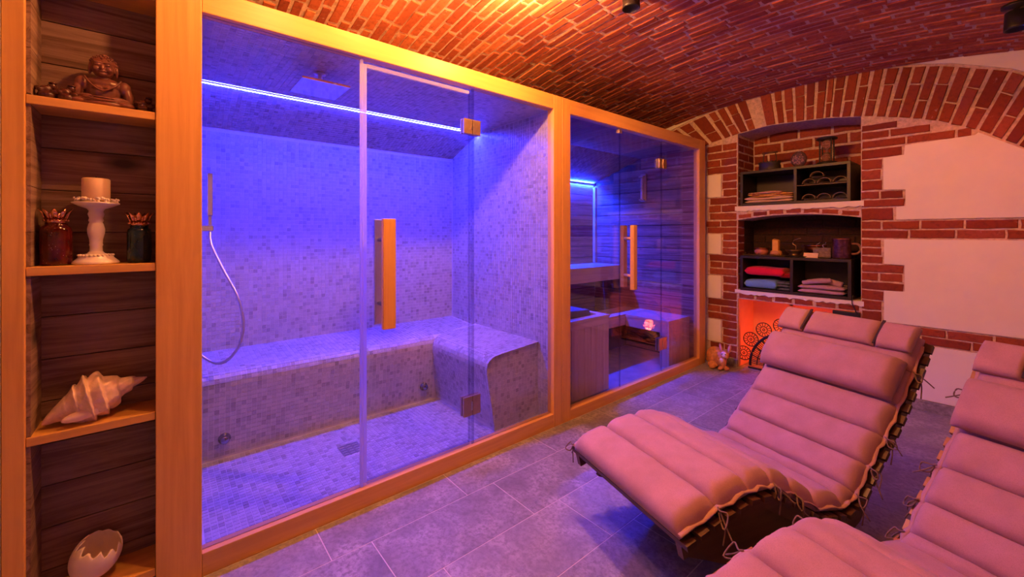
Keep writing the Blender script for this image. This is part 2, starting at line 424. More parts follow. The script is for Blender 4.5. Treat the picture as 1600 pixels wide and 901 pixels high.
# --- back wall with niches
INTR = [(-0.45, 2.02), (-0.25, 2.12), (-0.12, 2.18), (0.0, 2.225), (0.25, 2.272), (0.53, 2.305), (0.968, 2.28), (1.2, 2.243), (1.41, 2.187), (1.604, 2.127), (1.822, 2.015), (2.03, 1.86), (2.3, 1.60), (2.55, 1.28)]
EXTR = [(-0.82, 2.22), (-0.64, 2.33), (-0.45, 2.42), (-0.2, 2.49), (0.10, 2.56), (0.48, 2.61), (1.0, 2.63), (1.26, 2.605), (1.5, 2.555), (1.70, 2.50), (1.97, 2.38), (2.22, 2.21), (2.53, 1.92), (2.80, 1.60)]
def interp(P, t):
    i = min(int(t), len(P)-2); f = t-i; return (P[i][0]*(1-f)+P[i+1][0]*f, P[i][1]*(1-f)+P[i+1][1]*f)
def intr_z(x):
    for a, b_ in zip(INTR[:-1], INTR[1:]):
        if a[0] <= x <= b_[0]: return a[1]+(b_[1]-a[1])*(x-a[0])/(b_[0]-a[0])
    return 2.0
NX0, NX1, YN = 0.262, 1.20, 4.70
def n2_top(x): t = (x-NX0)/(NX1-NX0); return 1.432+0.042*(1-(2*t-1)**2)
wb = MB(); yf = 4.308; yk = 4.80
wb.box(-1.9, NX0, yf, yk, 0, 2.8); wb.box(NX1, XR+.1, yf, yk, 0, 2.8)
wb.box(NX0, NX1, YN, yk, 0, 2.8)
wb.box(NX0, NX1, yf, YN, 0.668, 0.742)
K = 12
for i in range(K):
    x0 = NX0+(NX1-NX0)*i/K; x1 = NX0+(NX1-NX0)*(i+1)/K
    wb.hexa([(x0, yf, n2_top(x0)), (x1, yf, n2_top(x1)), (x1, YN, n2_top(x1)), (x0, YN, n2_top(x0)), (x0, yf, 1.55), (x1, yf, 1.55), (x1, YN, 1.55), (x0, YN, 1.55)])
    wb.hexa([(x0, yf, intr_z(x0)), (x1, yf, intr_z(x1)), (x1, YN, intr_z(x1)), (x0, YN, intr_z(x0)), (x0, yf, 2.8), (x1, yf, 2.8), (x1, YN, 2.8), (x0, YN, 2.8)])
wall = wb.build('wall_back', MORTAR); tag(wall, 'back wall of exposed brick and white plaster with arched niches', 'wall', kind='structure')
# arch ring
def arch_len(): return sum(math.dist(a, b_) for a, b_ in zip(INTR[:-1], INTR[1:]))
ts = []; t = 0.0
while t < len(INTR)-1-1e-6:
    i = min(int(t), len(INTR)-2); seg = math.dist(INTR[i], INTR[i+1]); ts.append(t); t += 0.072/seg*rnd(0.93, 1.07)
for k in range(len(ts)-1):
    i0, i1 = interp(INTR, ts[k]), interp(INTR, ts[k+1]); e0, e1 = interp(EXTR, ts[k]), interp(EXTR, ts[k+1])
    splits = [(0, 0.36), (0.36, 1.0)] if k % 2 else [(0, 0.66), (0.66, 1.0)]
    if 0.47 < i0[0] < 0.52: splits = [(0, 1.0)] ; 
    for (a, b_) in splits:
        if 0.38 < i0[0] < 0.44: continue          # the mortared-up gap in the ring
        L = lambda p, q, t_: (p[0]+(q[0]-p[0])*t_, p[1]+(q[1]-p[1])*t_)
        a2, b2 = a+0.014, b_-0.014
        c0, c1, c2, c3 = L(i0, e0, a2), L(i1, e1, a2), L(i1, e1, b2), L(i0, e0, b2)
        g = 0.27+rnd(-.06, .06)
        def sh(p, q): return (p[0]+(q[0]-p[0])*g*0.5+rnd(-.003, .003), p[1]+(q[1]-p[1])*g*0.5+rnd(-.003, .003))
        quad = [sh(c0, c1), sh(c1, c0), sh(c2, c3), sh(c3, c2)]
        quad = [(p[0], min(p[1], vz(p[0])+0.03)) for p in quad]
        cx = sum(p[0] for p in quad)/4; cz = sum(p[1] for p in quad)/4
        if max(p[1] for p in quad)-min(p[1] for p in quad) < 0.03: continue
        y0 = 4.296+rnd(-.003, .003)
        inn = [(cx+(p[0]-cx)*0.93, cz+(p[1]-cz)*0.96) for p in quad]
        v = [(p[0]-cx, 0, p[1]-cz) for p in inn]+[(p[0]-cx, .006, p[1]-cz) for p in quad]+[(p[0]-cx, .09 if a == 0 else .02, p[1]-cz) for p in quad]
        f = [(0, 1, 2, 3)]
        for i in range(4):
            kk = (i+1) % 4; f.append((i, i+4, kk+4, kk)); f.append((i+4, i+8, kk+8, kk+4))
        if a == 0: f.append((8, 9, 5, 4))
        o = mesh_obj('arch_brick', v, f, BRICK, wall, local=True); o.location = (cx, y0, cz)
# left pier, right jamb
def course(parent, z0, z1, n, xa, xb, corner):
    h = (z1-z0)/n
    for r in range(n):
        za, zb = z0+h*r, z0+h*(r+1)
        L = xb-xa; jx = rnd(-.008, .008)
        xa_, xb_ = (xa+jx, xb) if corner == 'R' else (xa, xb+jx)
        if L > 0.22 and r % 2 == 1:
            s = xa_+(xb_-xa_)*rnd(.42, .56); segs = [(xa_, s), (s, xb_)]
        else: segs = [(xa_, xb_)]
        for (p, q) in segs:
            touch = (corner == 'R' and abs(q-xb) < 1e-6)
            wall_brick(parent, p, q-(.004 if touch else 0), za, zb, d=0.03)
for z0, z1, n, xa in [(0.075, 0.205, 2, -0.01), (0.205, 0.435, 3, 0.118), (0.435, 0.645, 3, -0.03), (0.645, 0.88, 3, 0.118), (0.88, 1.09, 3, -0.015), (1.09, 1.30, 3, 0.118), (1.30, 1.435, 2, -0.04), (1.435, 1.665, 3, -0.015), (1.665, 1.90, 3, 0.118), (1.90, 2.20, 4, -0.04)]:
    course(wall, z0, z1, n, xa, NX0, 'R')
MB().box(0.118, NX0+.002, 4.290, 4.45, 0.0, 0.07).build('plinth_stone', STONE, wall, bevel=0.004)
for z0, z1, n, xb in [(0.61, 0.855, 3, 1.335), (0.855, 1.062, 3, 1.452), (1.062, 1.258, 3, 1.335), (1.402, 1.505, 1, 1.405), (1.505, 1.637, 2, 1.457), (1.637, 1.892, 3, 1.33), (1.892, 1.972, 1, 1.449)]:
    course(wall, z0, z1, n, NX1, xb, 'L')
def rowb(parent, z0, z1, xa, xb, bl, start=0.0):
    x = xa; first = True
    while x < xb-0.03:
        L = bl*rnd(.9, 1.1)
        if first and start: L *= start
        first = False
        e = min(x+L, xb); e = xb if xb-e < 0.05 else e
        wall_brick(parent, x, e, z0, z1); x = e
rowb(wall, 1.33, 1.40, NX1, 3.35, 0.235, 0.55); rowb(wall, 1.26, 1.33, NX1, 3.35, 0.235, 1.1)
rowb(wall, 0.545, 0.61, NX1, 3.35, 0.235); rowb(wall, 0.48, 0.545, NX1, 3.35, 0.235, 0.5)
rowb(wall, 1.975, 2.042, NX1, 1.80, 0.24, 1.1); rowb(wall, 2.045, 2.11, NX1, 1.60, 0.22, 0.8); rowb(wall, 2.113, 2.17, NX1, 1.42, 0.2)
# reveal bricks of the upper niche (left side) and its back wall
h = 0.076
z = 1.57
k = 0
while z < 2.24:
    zb = min(z+h, 2.255)
    for (ya, yb_) in ([(4.318, 4.45), (4.45, 4.70)] if k % 2 else [(4.318, 4.57), (4.57, 4.70)]):
        o = bpy.data.objects.new('brick', random.choice(BM_WALL)); put(o, wall)
        o.location = (NX0+0.004, (ya+yb_)/2, (z+zb)/2); o.rotation_euler = (0, 0, PI/2); o.scale = (yb_-ya-.012, .02, zb-z-.012)
    z = zb; k += 1
z = 1.58; k = 0
while z < 2.24:
    zb = z+0.105; x = NX0+(0.0 if k % 2 else -0.12)
    while x < NX1:
        e = x+0.262; a, bb = max(x, NX0+.002), min(e, NX1-.002)
        if bb-a > 0.03: wall_brick(wall, a, bb, z, min(zb, 2.33), yf=YN-0.012, d=0.02, joint=0.022)
        x = e
    z = zb; k += 1
# dark lining and deeper bricks of the middle niche
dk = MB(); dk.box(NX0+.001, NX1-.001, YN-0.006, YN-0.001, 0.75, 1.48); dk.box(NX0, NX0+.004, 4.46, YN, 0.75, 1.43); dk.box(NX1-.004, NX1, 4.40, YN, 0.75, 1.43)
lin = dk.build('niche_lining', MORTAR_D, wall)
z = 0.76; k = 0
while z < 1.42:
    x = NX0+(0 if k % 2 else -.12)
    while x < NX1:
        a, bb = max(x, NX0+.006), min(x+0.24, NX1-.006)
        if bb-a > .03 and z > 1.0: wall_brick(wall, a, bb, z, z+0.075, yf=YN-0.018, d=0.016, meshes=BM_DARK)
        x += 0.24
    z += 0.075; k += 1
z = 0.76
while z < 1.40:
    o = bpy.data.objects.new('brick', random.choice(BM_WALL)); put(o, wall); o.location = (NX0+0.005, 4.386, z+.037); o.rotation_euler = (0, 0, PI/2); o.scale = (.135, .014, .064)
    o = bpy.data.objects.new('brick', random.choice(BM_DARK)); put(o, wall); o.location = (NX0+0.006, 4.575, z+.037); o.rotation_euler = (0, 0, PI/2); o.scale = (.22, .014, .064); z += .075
# brick edges over the openings, white ledges
for i in range(7):
    x0 = NX0+(NX1-NX0)*i/7+.004; x1 = NX0+(NX1-NX0)*(i+1)/7-.004; zc = n2_top((x0+x1)/2)
    o = wall_brick(wall, x0, x1, zc+0.001, zc+0.052, d=0.10, joint=0.012); o.rotation_euler = (0, -0.09*(1-2*(i+.5)/7)*1.0, 0)
for i in range(6):
    x0 = NX0+(NX1-NX0)*i/6+.004; x1 = NX0+(NX1-NX0)*(i+1)/6-.004
    wall_brick(wall, x0, x1, 0.669, 0.727, d=0.10, joint=0.014)
def ledge(z0, z1, wav):
    P = []; n_ = 40
    for i in range(n_+1): P.append((NX0-.02+(NX1-NX0+.04)*i/n_, z0+wav*rnd(-1, 1)))
    P += [(NX1+.02, z1), (NX0-.02, z1)]
    MB().prism(P, 1, 4.291, 4.69).build('plaster_ledge', PLASTER, wall)
ledge(1.520, 1.566, 0.007); ledge(0.722, 0.757, 0.010)
# plaster panels
def panel(poly, y0=4.2935): MB().prism(poly, 1, y0, 4.3075).build('plaster_panel', PLASTER, wall)
arc = [(x, intr_z(x)-0.012) for x in (1.83, 1.9, 1.97, 2.03, 2.12, 2.2, 2.3, 2.4)]
panel([(1.412, 1.408), (2.44, 1.408)] + arc[::-1] + [(1.815, 1.982), (1.462, 1.968), (1.455, 1.898), (1.338, 1.888), (1.338, 1.642), (1.464, 1.634), (1.464, 1.512), (1.412, 1.505)])
panel([(1.342, 0.617), (3.44, 0.617), (3.44, 1.256), (1.342, 1.256), (1.342, 1.066), (1.459, 1.062), (1.459, 0.862), (1.342, 0.858)])
panel([(1.21, 0.078), (3.44, 0.078), (3.44, 0.476), (1.21, 0.476)])
def lp(z0, z1, xr): panel([(-1.6, z0+.004), (xr-.004, z0+.004), (xr-.004, z1-.004), (-1.6, z1-.004)])
panel([(-1.6, 0.0), (-0.05, 0.0), (-0.05, 2.05), (-1.6, 2.05)])
for z0, z1, xr in [(0.0, 0.075, 0.114), (0.075, 0.205, -0.022), (0.205, 0.435, 0.112), (0.435, 0.645, -0.042), (0.645, 0.88, 0.112), (0.88, 1.09, -0.025), (1.09, 1.30, 0.112), (1.435, 1.665, -0.025), (1.665, 1.90, 0.112)]:
    panel([(-0.052, z0+.004), (xr-.004, z0+.004), (xr-.004, z1-.004), (-0.052, z1-.004)], 4.2945)
panel([(e[0]-.01, e[1]+.012) for e in EXTR[:5]] + [(0.10, 2.78), (-1.6, 2.78), (-1.6, 2.2)])
panel([(e[0]+.006, e[1]+.012) for e in EXTR[7:]] + [(3.44, 1.45), (3.44, 2.78), (1.27, 2.78)])
sk = MB(); sk.box(1.21, XR, 4.278, 4.296, 0, 0.075); tag(sk.build('baseboard_back', STONE, bevel=0.002), 'grey stone skirting along the back wall', 'baseboard', kind='structure')

# ==================================================================== STEAM ROOM
SX, SY0, SY1, SZ = -1.30, 0.115, 2.02, 2.14     # back wall, left wall, right wall, ceiling
PT = 0.0255
def tiles(name, frames, parent, mat=STEAM_T, gap=0.0028, th=0.0028):
    """frames: (centre, u vector half size, v vector half size, normal) per tile"""
    F_ = np.array([[f[0], f[1], f[2], f[3]] for f in frames], float)
    n = len(F_); C = F_[:, 0]; U = F_[:, 1]; W = F_[:, 2]; Nn = F_[:, 3]
    tl = (np.random.rand(n, 2)-0.5)*0.0007
    vs_ = np.zeros((n, 8, 3))
    for i, (a, b_) in enumerate(((-1, -1), (1, -1), (1, 1), (-1, 1))):
        top = C+U*a+W*b_+Nn*(tl[:, :1]*a+tl[:, 1:]*b_)
        vs_[:, i] = top; vs_[:, i+4] = top-Nn*th
    base = (np.arange(n)*8)[:, None, None]
    fi = np.array([(0, 1, 2, 3), (0, 4, 5, 1), (1, 5, 6, 2), (2, 6, 7, 3), (3, 7, 4, 0)])[None]
    fc = (base+fi).reshape(-1, 4)
    me = bpy.data.meshes.new(name); me.from_pydata(vs_.reshape(-1, 3).tolist(), [], fc.tolist()); me.materials.append(mat); me.update()
    o = put(bpy.data.objects.new(name, me), parent); o['kind'] = 'stuff'
    o3 = off(parent)
    if o3.length > 0: o.location = -o3
    return o
H = (PT-0.0028)/2
def grid(o, u, v, nu, nv, nrm, test=None):
    o, u, v, nrm = (np.array(q, float) for q in (o, u, v, nrm)); out = []
    for i in range(nu):
        for j in range(nv):
            c_ = o+u*PT*(i+.5)+v*PT*(j+.5)
            if test is None or test(c_): out.append((c_, u*H, v*H, nrm))
    return out
def strip(prof, ext, e0, n, normal_side):
    """tiles along a bent profile; prof: 3D points, ext: unit direction of extrusion"""
    P = [np.array(p, float) for p in prof]; ext = np.array(ext, float)
    d = [0]
    for a, b_ in zip(P[:-1], P[1:]): d.append(d[-1]+np.linalg.norm(b_-a))
    out = []; s = 0
    def at(s):
        for i in range(len(P)-1):
            if s <= d[i+1]+1e-9: return P[i]+(P[i+1]-P[i])*(s-d[i])/(d[i+1]-d[i])
        return P[-1]
    while s+PT <= d[-1]+0.004:
        a, b_ = at(s), at(min(s+PT, d[-1])); c_ = (a+b_)/2; v = b_-a; v /= np.linalg.norm(v)
        nr = np.cross(ext, v); nr *= np.sign(nr@np.array(normal_side, float)) or 1
        for i in range(n): out.append((c_+ext*(e0+PT*(i+.5)), ext*H, v*H, nr))
        s += PT
    return out
g = 0.0022
sb = MB().box(SX-0.08, SX-g, SY0-.1, SY1+.05, 0, 2.2).build('wall_steam_back', GROUT); tag(sb, 'mosaic back wall inside the steam room', 'wall', kind='structure')
nY = int((SY1-SY0)/PT)
tiles('mosaic', grid((SX, SY1, 0.50), (0, -1, 0), (0, 0, 1), nY, int((1.978-.5)/PT), (1, 0, 0)), sb)
sr = MB().box(SX, -0.055, SY1+g, SY1+0.055, 0, 2.2).build('wall_steam_right', GROUT); tag(sr, 'mosaic end wall of the steam room beside the sauna', 'wall', kind='structure')
def ceil_z(x): return SZ if x > -0.88 else SZ-(-0.88-x)*(0.165/0.42)
tiles('mosaic', grid((-0.06, SY1, 0.02), (-1, 0, 0), (0, 0, 1), int(1.24/PT), int(2.13/PT), (0, -1, 0), lambda c_: c_[2] < ceil_z(c_[0])-.012), sr)
sl = MB().box(SX, -0.055, SY0-.06, SY0, 0, 2.2).build('wall_steam_left', GROUT); tag(sl, 'end wall of the steam room behind the wide post', 'wall', kind='structure')
tiles('mosaic', grid((-0.06, SY0+.002, 0.02), (-1, 0, 0), (0, 0, 1), int(1.24/PT), int(2.13/PT), (0, 1, 0), lambda c_: c_[2] < ceil_z(c_[0])-.012), sl)
cb = MB(); cb.box(-0.88, -0.055, SY0-.05, SY1+.05, SZ+g, SZ+.06)
cb.hexa([(-0.88, SY0-.05, SZ+g), (-0.88, SY1+.05, SZ+g), (SX-.02, SY1+.05, 1.975+g), (SX-.02, SY0-.05, 1.975+g), (-0.88, SY0-.05, SZ+.06), (-0.88, SY1+.05, SZ+.06), (SX-.02, SY1+.05, 2.04), (SX-.02, SY0-.05, 2.04)])
sc = cb.build('ceiling_steam', GROUT); tag(sc, 'mosaic ceiling of the steam room sloping to the back', 'ceiling', kind='structure')
fr = grid((-0.06, SY1, SZ), (-1, 0, 0), (0, -1, 0), int((0.80)/PT), nY, (0, 0, -1))
L_ = math.hypot(.42, .165); cs, sn = .42/L_, .165/L_
fr += grid((-0.892, SY1, SZ-.004), (-cs, 0, -sn), (0, -1, 0), int(L_/PT), nY, (sn, 0, -cs))
tiles('mosaic', fr, sc)
sfl = MB().box(SX, -0.05, SY0-.02, SY1+.02, -0.002, 0.03-g).build('floor_steam', GROUT); tag(sfl, 'mosaic floor of the steam room', 'floor', kind='structure')
tiles('mosaic', grid((-0.055, SY1, 0.03), (-1, 0, 0), (0, -1, 0), int(0.86/PT), nY, (0, 0, 1), lambda c_: not (-0.603 < c_[0] < -0.47 and 0.79 < c_[1] < 0.91)), sfl)
# bench
PB = [(SX, .553), (-0.92, .527), (-0.885, .521), (-0.862, .507), (-0.848, .485), (-0.845, .455), (-0.905, .03)]
PRB = [(SY1, .545), (1.68, .520), (1.63, .514), (1.595, .500), (1.573, .475), (1.565, .44), (1.568, .41), (1.632, .03)]
bench = thing('steam_bench', 'L-shaped mosaic-tiled bench with rounded edge in the steam room', 'bench', (-1.0, 1.2, 0.03))
ins = lambda P, c_: [(p[0]+(c_[0]-p[0])*0.004, p[1]-g) for p in P]
MB().prism([(p[0]-g, p[1]-g) for p in PB]+[(SX, .03)], 1, SY0, SY1).build('bench_base', GROUT, bench)
XE = -0.165
MB().prism([(p[0]+g, p[1]-g) for p in PRB]+[(SY1, .03)], 0, -0.93, XE-g).build('bench_base', GROUT, bench)
fr = strip([(p[0], 0, p[1]) for p in PB], (0, 1, 0), SY0, int((SY1-SY0)/PT), (1, 0, 1))
fr = [f for f in fr if f[0][1] < 1.60 or (f[0][0] < -0.90 and f[0][2] > .5)]
fr2 = strip([(0, p[0], p[1]) for p in PRB], (1, 0, 0), SX, int((XE-SX)/PT)+1, (0, -1, 1))
fr2 = [f for f in fr2 if f[0][0] < XE and f[0][0] > (-0.90 if f[0][2] > .5 else -0.93)]
def inprof(y, z):
    for a, b_ in zip(PRB[:-1], PRB[1:]):
        lo, hi = min(a[1], b_[1]), max(a[1], b_[1])
        if lo <= z <= hi and b_[0] != a[0] and abs(b_[1]-a[1]) > 1e-6:
            yy = a[0]+(b_[0]-a[0])*(z-a[1])/(b_[1]-a[1])
            return y > yy+.008
    return z < .5
fr3 = grid((XE, SY1, 0.03), (0, -1, 0), (0, 0, 1), 19, 21, (1, 0, 0), lambda c_: inprof(c_[1], c_[2]+.011) and inprof(c_[1], c_[2]))
tiles('mosaic', fr, bench); tiles('mosaic', fr2, bench); tiles('mosaic', fr3, bench)
MB().tube([(XE, p[0]+.003, p[1]-.003) for p in PRB], 0.0045, 6).build('edge_trim', GROUT, bench, smooth=True)
# fittings
def knob(y, label):
    t = thing('steam_outlet', label, 'outlet', (-0.888, y, 0.145), group=None)
    b_ = MB(); b_.lathe([(0.030, 0), (0.030, .006), (0.022, .010), (0.022, .034), (0.018, .042), (0, .044)], n=20)
    o = b_.build('knob', plain('dark_chrome', (.30, .30, .36), .12, 1.0, var=.03), t, True, True); o.rotation_euler = (0, PI/2, 0)
    b_ = MB(); b_.lathe([(0.004, 0), (0.004, .02), (0, .02)], n=8); o = b_.build('set_screw', STEEL, t, True, True); o.location = (.02, 0, .014)
knob(0.266, 'chrome outlet on the bench front, near the hand shower hose')
knob(1.512, 'chrome outlet on the bench front, in the inner corner')
dr = thing('floor_drain', 'square steel floor drain with slots in steam room floor', 'drain', (-0.536, 0.85, 0.03))
d_ = MB()
for k in range(5): d_.box(-.065+k*.0275, -.065+k*.0275+.016, -.058, .058, -.004, .0015)
for k in range(4): d_.box(-.065, .065, -.058+k*.0365, -.058+k*.0365+.0075, -.004, .0014)
d_.build('grate', plain('drain_steel', (.30, .29, .29), .45, .8, var=.1), dr, local=True); MB().box(-.066, .066, -.06, .06, -.02, -.004).build('sump', BLACKM, dr, local=True)
rh = thing('rain_shower', 'polished square rain shower head hanging from steam room ceiling', 'shower head', (-0.36, 0.63, 2.06))
MB().box(-.13, .13, -.115, .115, -0.006, .006).build('shower_plate', CHROME, rh, local=True, bevel=.002)
MB().lathe([(0.03, .006), (.03, .014), (.012, .016), (.012, .07), (.028, .072), (.028, .079)], n=18).build('ceiling_arm', STEEL, rh, True, True)
hs = thing('hand_shower', 'slim square hand shower with looping metal hose', 'hand shower', (-0.88, 0.19, 1.35))
def W(b_, n, mt, par, **k): return b_.build(n, mt, par, **k)
MB().box(-.910, -.870, .186, .212, 1.40, 1.635).build('shower_stick', CHROME, hs, bevel=.003)
MB().box(-.902, -.878, .190, .208, 1.34, 1.40).build('shower_handle', STEEL, hs, bevel=.003)
MB().box(-.915, -.865, SY0+.003, .215, 1.315, 1.345).build('bracket', CHROME, hs, bevel=.003)
hose = smooth_path([(-.885, .20, 1.32), (-.86, .205, 1.24), (-.80, .255, 1.10), (-.74, .315, .95), (-.71, .335, .82), (-.71, .32, .71), (-.73, .28, .635), (-.76, .235, .605), (-.80, .19, .62), (-.84, .125, .68)], 8)
MB().tube(hose, 0.008, 8).build('hose', STEEL, hs, True)
# led strip
LEDM = emit('steam_led', LED_STEAM, LED_STEAM_S)
ALU = plain('aluminium', (.7, .7, .72), .4, .9, var=.03)
ls = thing('led_strip', 'glowing blue-white light strip along the steam room ceiling', 'light strip', (-0.885, 1.07, 2.138))
MB().box(-0.902, -0.871, SY0+.004, SY1-.004, 2.1335, 2.1385).build('diffuser', LEDM, ls)
MB().box(-0.8705, -0.867, SY0+.004, SY1-.004, 2.1315, 2.1395).build('cutoff_lip', ALU, ls)  # added lip, shaped to cut the strip's light off the far wall

# ==================================================================== CABIN FRONTS
XG = -0.030
sfm = thing('steam_enclosure', 'orange wooden frame with fixed clear glass closing the steam room', 'glass front', (0, 1.0, 0))
MB().box(-0.075, 0.0, -0.020, 0.113, 0.0, 2.235).build('post', W_Z, sfm, bevel=.003)
MB().box(-0.06, 0.0, 2.012, 2.092, 0.0, 2.2345).build('post', W_Z, sfm, bevel=.003)
MB().box(-0.06, -0.001, 0.113, 2.012, 2.140, 2.235).build('header_rail', W_Y, sfm, bevel=.003)
MB().box(-0.06, -0.001, 0.113, 2.012, 0.0, 0.088).build('sill_rail', W_Y, sfm, bevel=.003)
MB().box(XG-.004, XG+.004, 0.113, 0.727, 0.088, 2.14).build('glass_pane', GLASS, sfm)
MB().box(XG-.004, XG+.004, 1.364, 2.012, 0.088, 2.14).build('glass_pane', GLASS, sfm)
MB().box(XG-.010, XG+.010, 0.722, 0.734, 0.09, 2.135).build('glass_profile', SEAL, sfm, bevel=.002)
MB().box(XG-.006, XG+.006, 1.364, 1.378, 0.09, 2.135).build('glass_profile', SEALG, sfm)
d1 = thing('glass_door', 'clear glass steam room door with wide wooden pull handle', 'door', (XG, 1.356, 0.10))
MB().box(XG-.004, XG+.004, 0.742, 1.356, 0.108, 2.115).build('glass_pane', GLASS, d1)
MB().box(XG-.007, XG+.007, 0.737, 0.752, 0.105, 2.115).build('door_seal', SEAL, d1, bevel=.002)
MB().box(XG-.007, XG+.007, 0.752, 1.345, 2.102, 2.118).build('door_seal', SEAL, d1, bevel=.002)
MB().box(XG-.006, XG+.006, 1.343, 1.356, 0.105, 2.115).build('door_seal', SEALG, d1, bevel=.002)
MB().box(XG-.007, XG+.010, 0.752, 1.345, 0.096, 0.114).build('door_seal', SEALG, d1, bevel=.002)
hd = MB().box(.028, .052, .803, .866, .842, 1.372).build('handle', W_Z, d1, bevel=.002)
MB().box(-.10, -.085, .815, .866, .842, 1.372).build('inner_handle', STEEL, d1, bevel=.002)
for z in (.95, 1.27):
    o = MB().lathe([(.010, 0), (.010, .115), (0, .115)], n=14).build('standoff', STEEL, hd, True, True); o.location = Vector((-.086, .838, z))-off(d1); o.rotation_euler = (0, PI/2, 0)
def hinge(door, y0, y1, z0, z1, ym):
    h_ = MB().box(XG+.004, XG+.020, y0, ym-.002, z0, z1).box(XG+.004, XG+.020, ym+.002, y1, z0, z1).box(XG-.020, XG-.004, y0, y1, z0, z1).build('hinge', BRONZE, door, bevel=.0015)
    o = MB().box(XG+.020, XG+.024, ym-.012, ym-.003, z0+.03, z1-.03).build('hinge_screw', STEEL, h_)
hinge(d1, 1.300, 1.415, 1.868, 1.953, 1.36); hinge(d1, 1.300, 1.415, 0.262, 0.372, 1.36)

sam = thing('sauna_enclosure', 'orange wooden frame with fixed glass closing the sauna', 'glass front', (0, 3.1, 0))
MB().box(-0.06, 0.0, 2.094, 2.178, 0.0, 2.2345).build('post', W_Z, sam, bevel=.003)
MB().box(-0.06, 0.0, 4.066, 4.188, 0.0, 2.2345).build('post', W_Z, sam, bevel=.003)
MB().box(-0.06, -0.001, 2.178, 4.066, 2.135, 2.2335).build('header_rail', W_Y, sam, bevel=.003)
MB().box(-0.06, -0.001, 2.178, 4.066, 0.0, 0.072).build('sill_rail', W_Y, sam, bevel=.003)
MB().box(XG-.004, XG+.004, 2.178, 2.786, 0.072, 2.135).build('glass_pane', GLASS_S, sam)
MB().box(XG-.004, XG+.004, 3.412, 4.066, 0.072, 2.135).build('glass_pane', GLASS_S, sam)
d2 = thing('glass_door', 'tinted glass sauna door with slim wooden pull bars', 'door', (XG, 3.405, 0.08))
MB().box(XG-.004, XG+.004, 2.792, 3.404, 0.080, 2.118).build('glass_pane', GLASS_S, d2)
MB().box(XG-.006, XG+.006, 2.787, 2.793, 0.080, 2.118).build('door_edge', SEALG, d2)
MB().box(XG-.006, XG+.006, 3.404, 3.411, 0.080, 2.118).build('door_edge', SEALG, d2)
MB().box(XG-.014, XG+.014, 2.765, 2.805, 2.098, 2.128).build('glass_clip', BRONZE, d2, bevel=.002)
hd2 = MB().box(.032, .068, 2.840, 2.888, .855, 1.368).build('handle', W_Z, d2, bevel=.004)
MB().box(-.125, -.085, 2.925, 2.975, .855, 1.368).build('inner_handle', W_Z, d2, bevel=.004)
for z in (.96, 1.262):
    o = MB().tube([(-.09, 2.94, z), (.035, 2.868, z)], .012, 12).build('standoff', W_X, hd2, True)
hinge(d2, 3.345, 3.470, 1.880, 1.965, 3.408); hinge(d2, 3.345, 3.470, 0.268, 0.375, 3.408)

# ==================================================================== SAUNA
AX, AY0, AY1 = -1.32, 2.10, 4.085
def sa_ceil(x): return 2.135 if x > -0.68 else 2.135-(-0.68-x)*(0.215/0.64)
sbk = MB().box(AX-.06, AX-.02, AY0-.02, AY1+.06, 0, 2.2).build('wall_sauna_back', BLACKM); tag(sbk, 'aged plank back wall of the sauna', 'wall', kind='structure')
sar = MB().box(AX, -.055, AY1+.02, AY1+.06, 0, 2.2).build('wall_sauna_right', BLACKM); tag(sar, 'aged plank end wall of the sauna', 'wall', kind='structure')
sal = MB().box(AX, -.055, AY0-.02, AY0, 0, 2.2).build('wall_sauna_left', AG_X); tag(sal, 'plank wall between the sauna and the steam room', 'wall', kind='structure')
z = 0.03
while z < 1.92:
    zb = z+0.124
    o = MB().box(AX-.02, AX, AY0, AY1, z+.003, min(zb, 1.925)-.003).build('plank', AG_Y, sbk, bevel=.002)
    z = zb
z = 0.03
while z < 2.12:
    zb = min(z+0.124, 2.15); xm = AX if zb < 1.93 else max(AX, -0.68-(2.135-zb)/(0.215/0.64))
    MB().box(xm, -.056, AY1, AY1+.02, z+.003, zb-.003).build('plank', AG_X, sar, bevel=.002); z = zb
scl = MB().box(-.68, -.055, AY0, AY1+.05, 2.157, 2.19).hexa([(-.68, AY0, 2.157), (-.68, AY1+.05, 2.157), (AX-.05, AY1+.05, 1.93), (AX-.05, AY0, 1.93), (-.68, AY0, 2.19), (-.68, AY1+.05, 2.19), (AX-.05, AY1+.05, 1.97), (AX-.05, AY0, 1.97)]).build('ceiling_sauna', BLACKM)
tag(scl, 'boarded sauna ceiling sloping down to the back', 'ceiling', kind='structure')
y = AY0
while y < AY1-.01:
    yb_ = min(y+0.11, AY1)
    MB().box(-.68, -.056, y+.0015, yb_-.0015, 2.135, 2.155).build('board', AG_X, scl, bevel=.002)
    MB().hexa([(-.68, y+.0015, 2.135), (AX, y+.0015, 1.92), (AX, yb_-.0015, 1.92), (-.68, yb_-.0015, 2.135), (-.68, y+.0015, 2.155), (AX, y+.0015, 1.94), (AX, yb_-.0015, 1.94), (-.68, yb_-.0015, 2.155)]).build('board', AG_X, scl)
    y = yb_
sff = MB().box(AX, -0.05, AY0, AY1, -0.002, 0.02).build('floor_sauna', SAUNAF); tag(sff, 'brown tiled floor inside the sauna', 'floor', kind='structure')
LEDA = emit('sauna_led', LED_SAUNA, LED_SAUNA_S)
la = thing('led_strip', 'blue light strip at the top of the sauna back wall', 'light strip', (-1.30, 3.1, 1.90))
MB().box(-1.318, -1.302, AY0+.02, AY1-.03, 1.898, 1.908).build('diffuser', LEDA, la)
MB().box(-1.3015, -1.299, AY0+.02, AY1-.03, 1.8915, 1.912).build('cutoff_lip', ALU, la)
cbn = MB().box(-1.319, -1.285, AY1-.036, AY1-.001, .95, 1.865).build('corner_batten', SB_Z, bevel=.002); tag(cbn, 'pale vertical corner batten in the sauna lit by blue strip', 'batten')
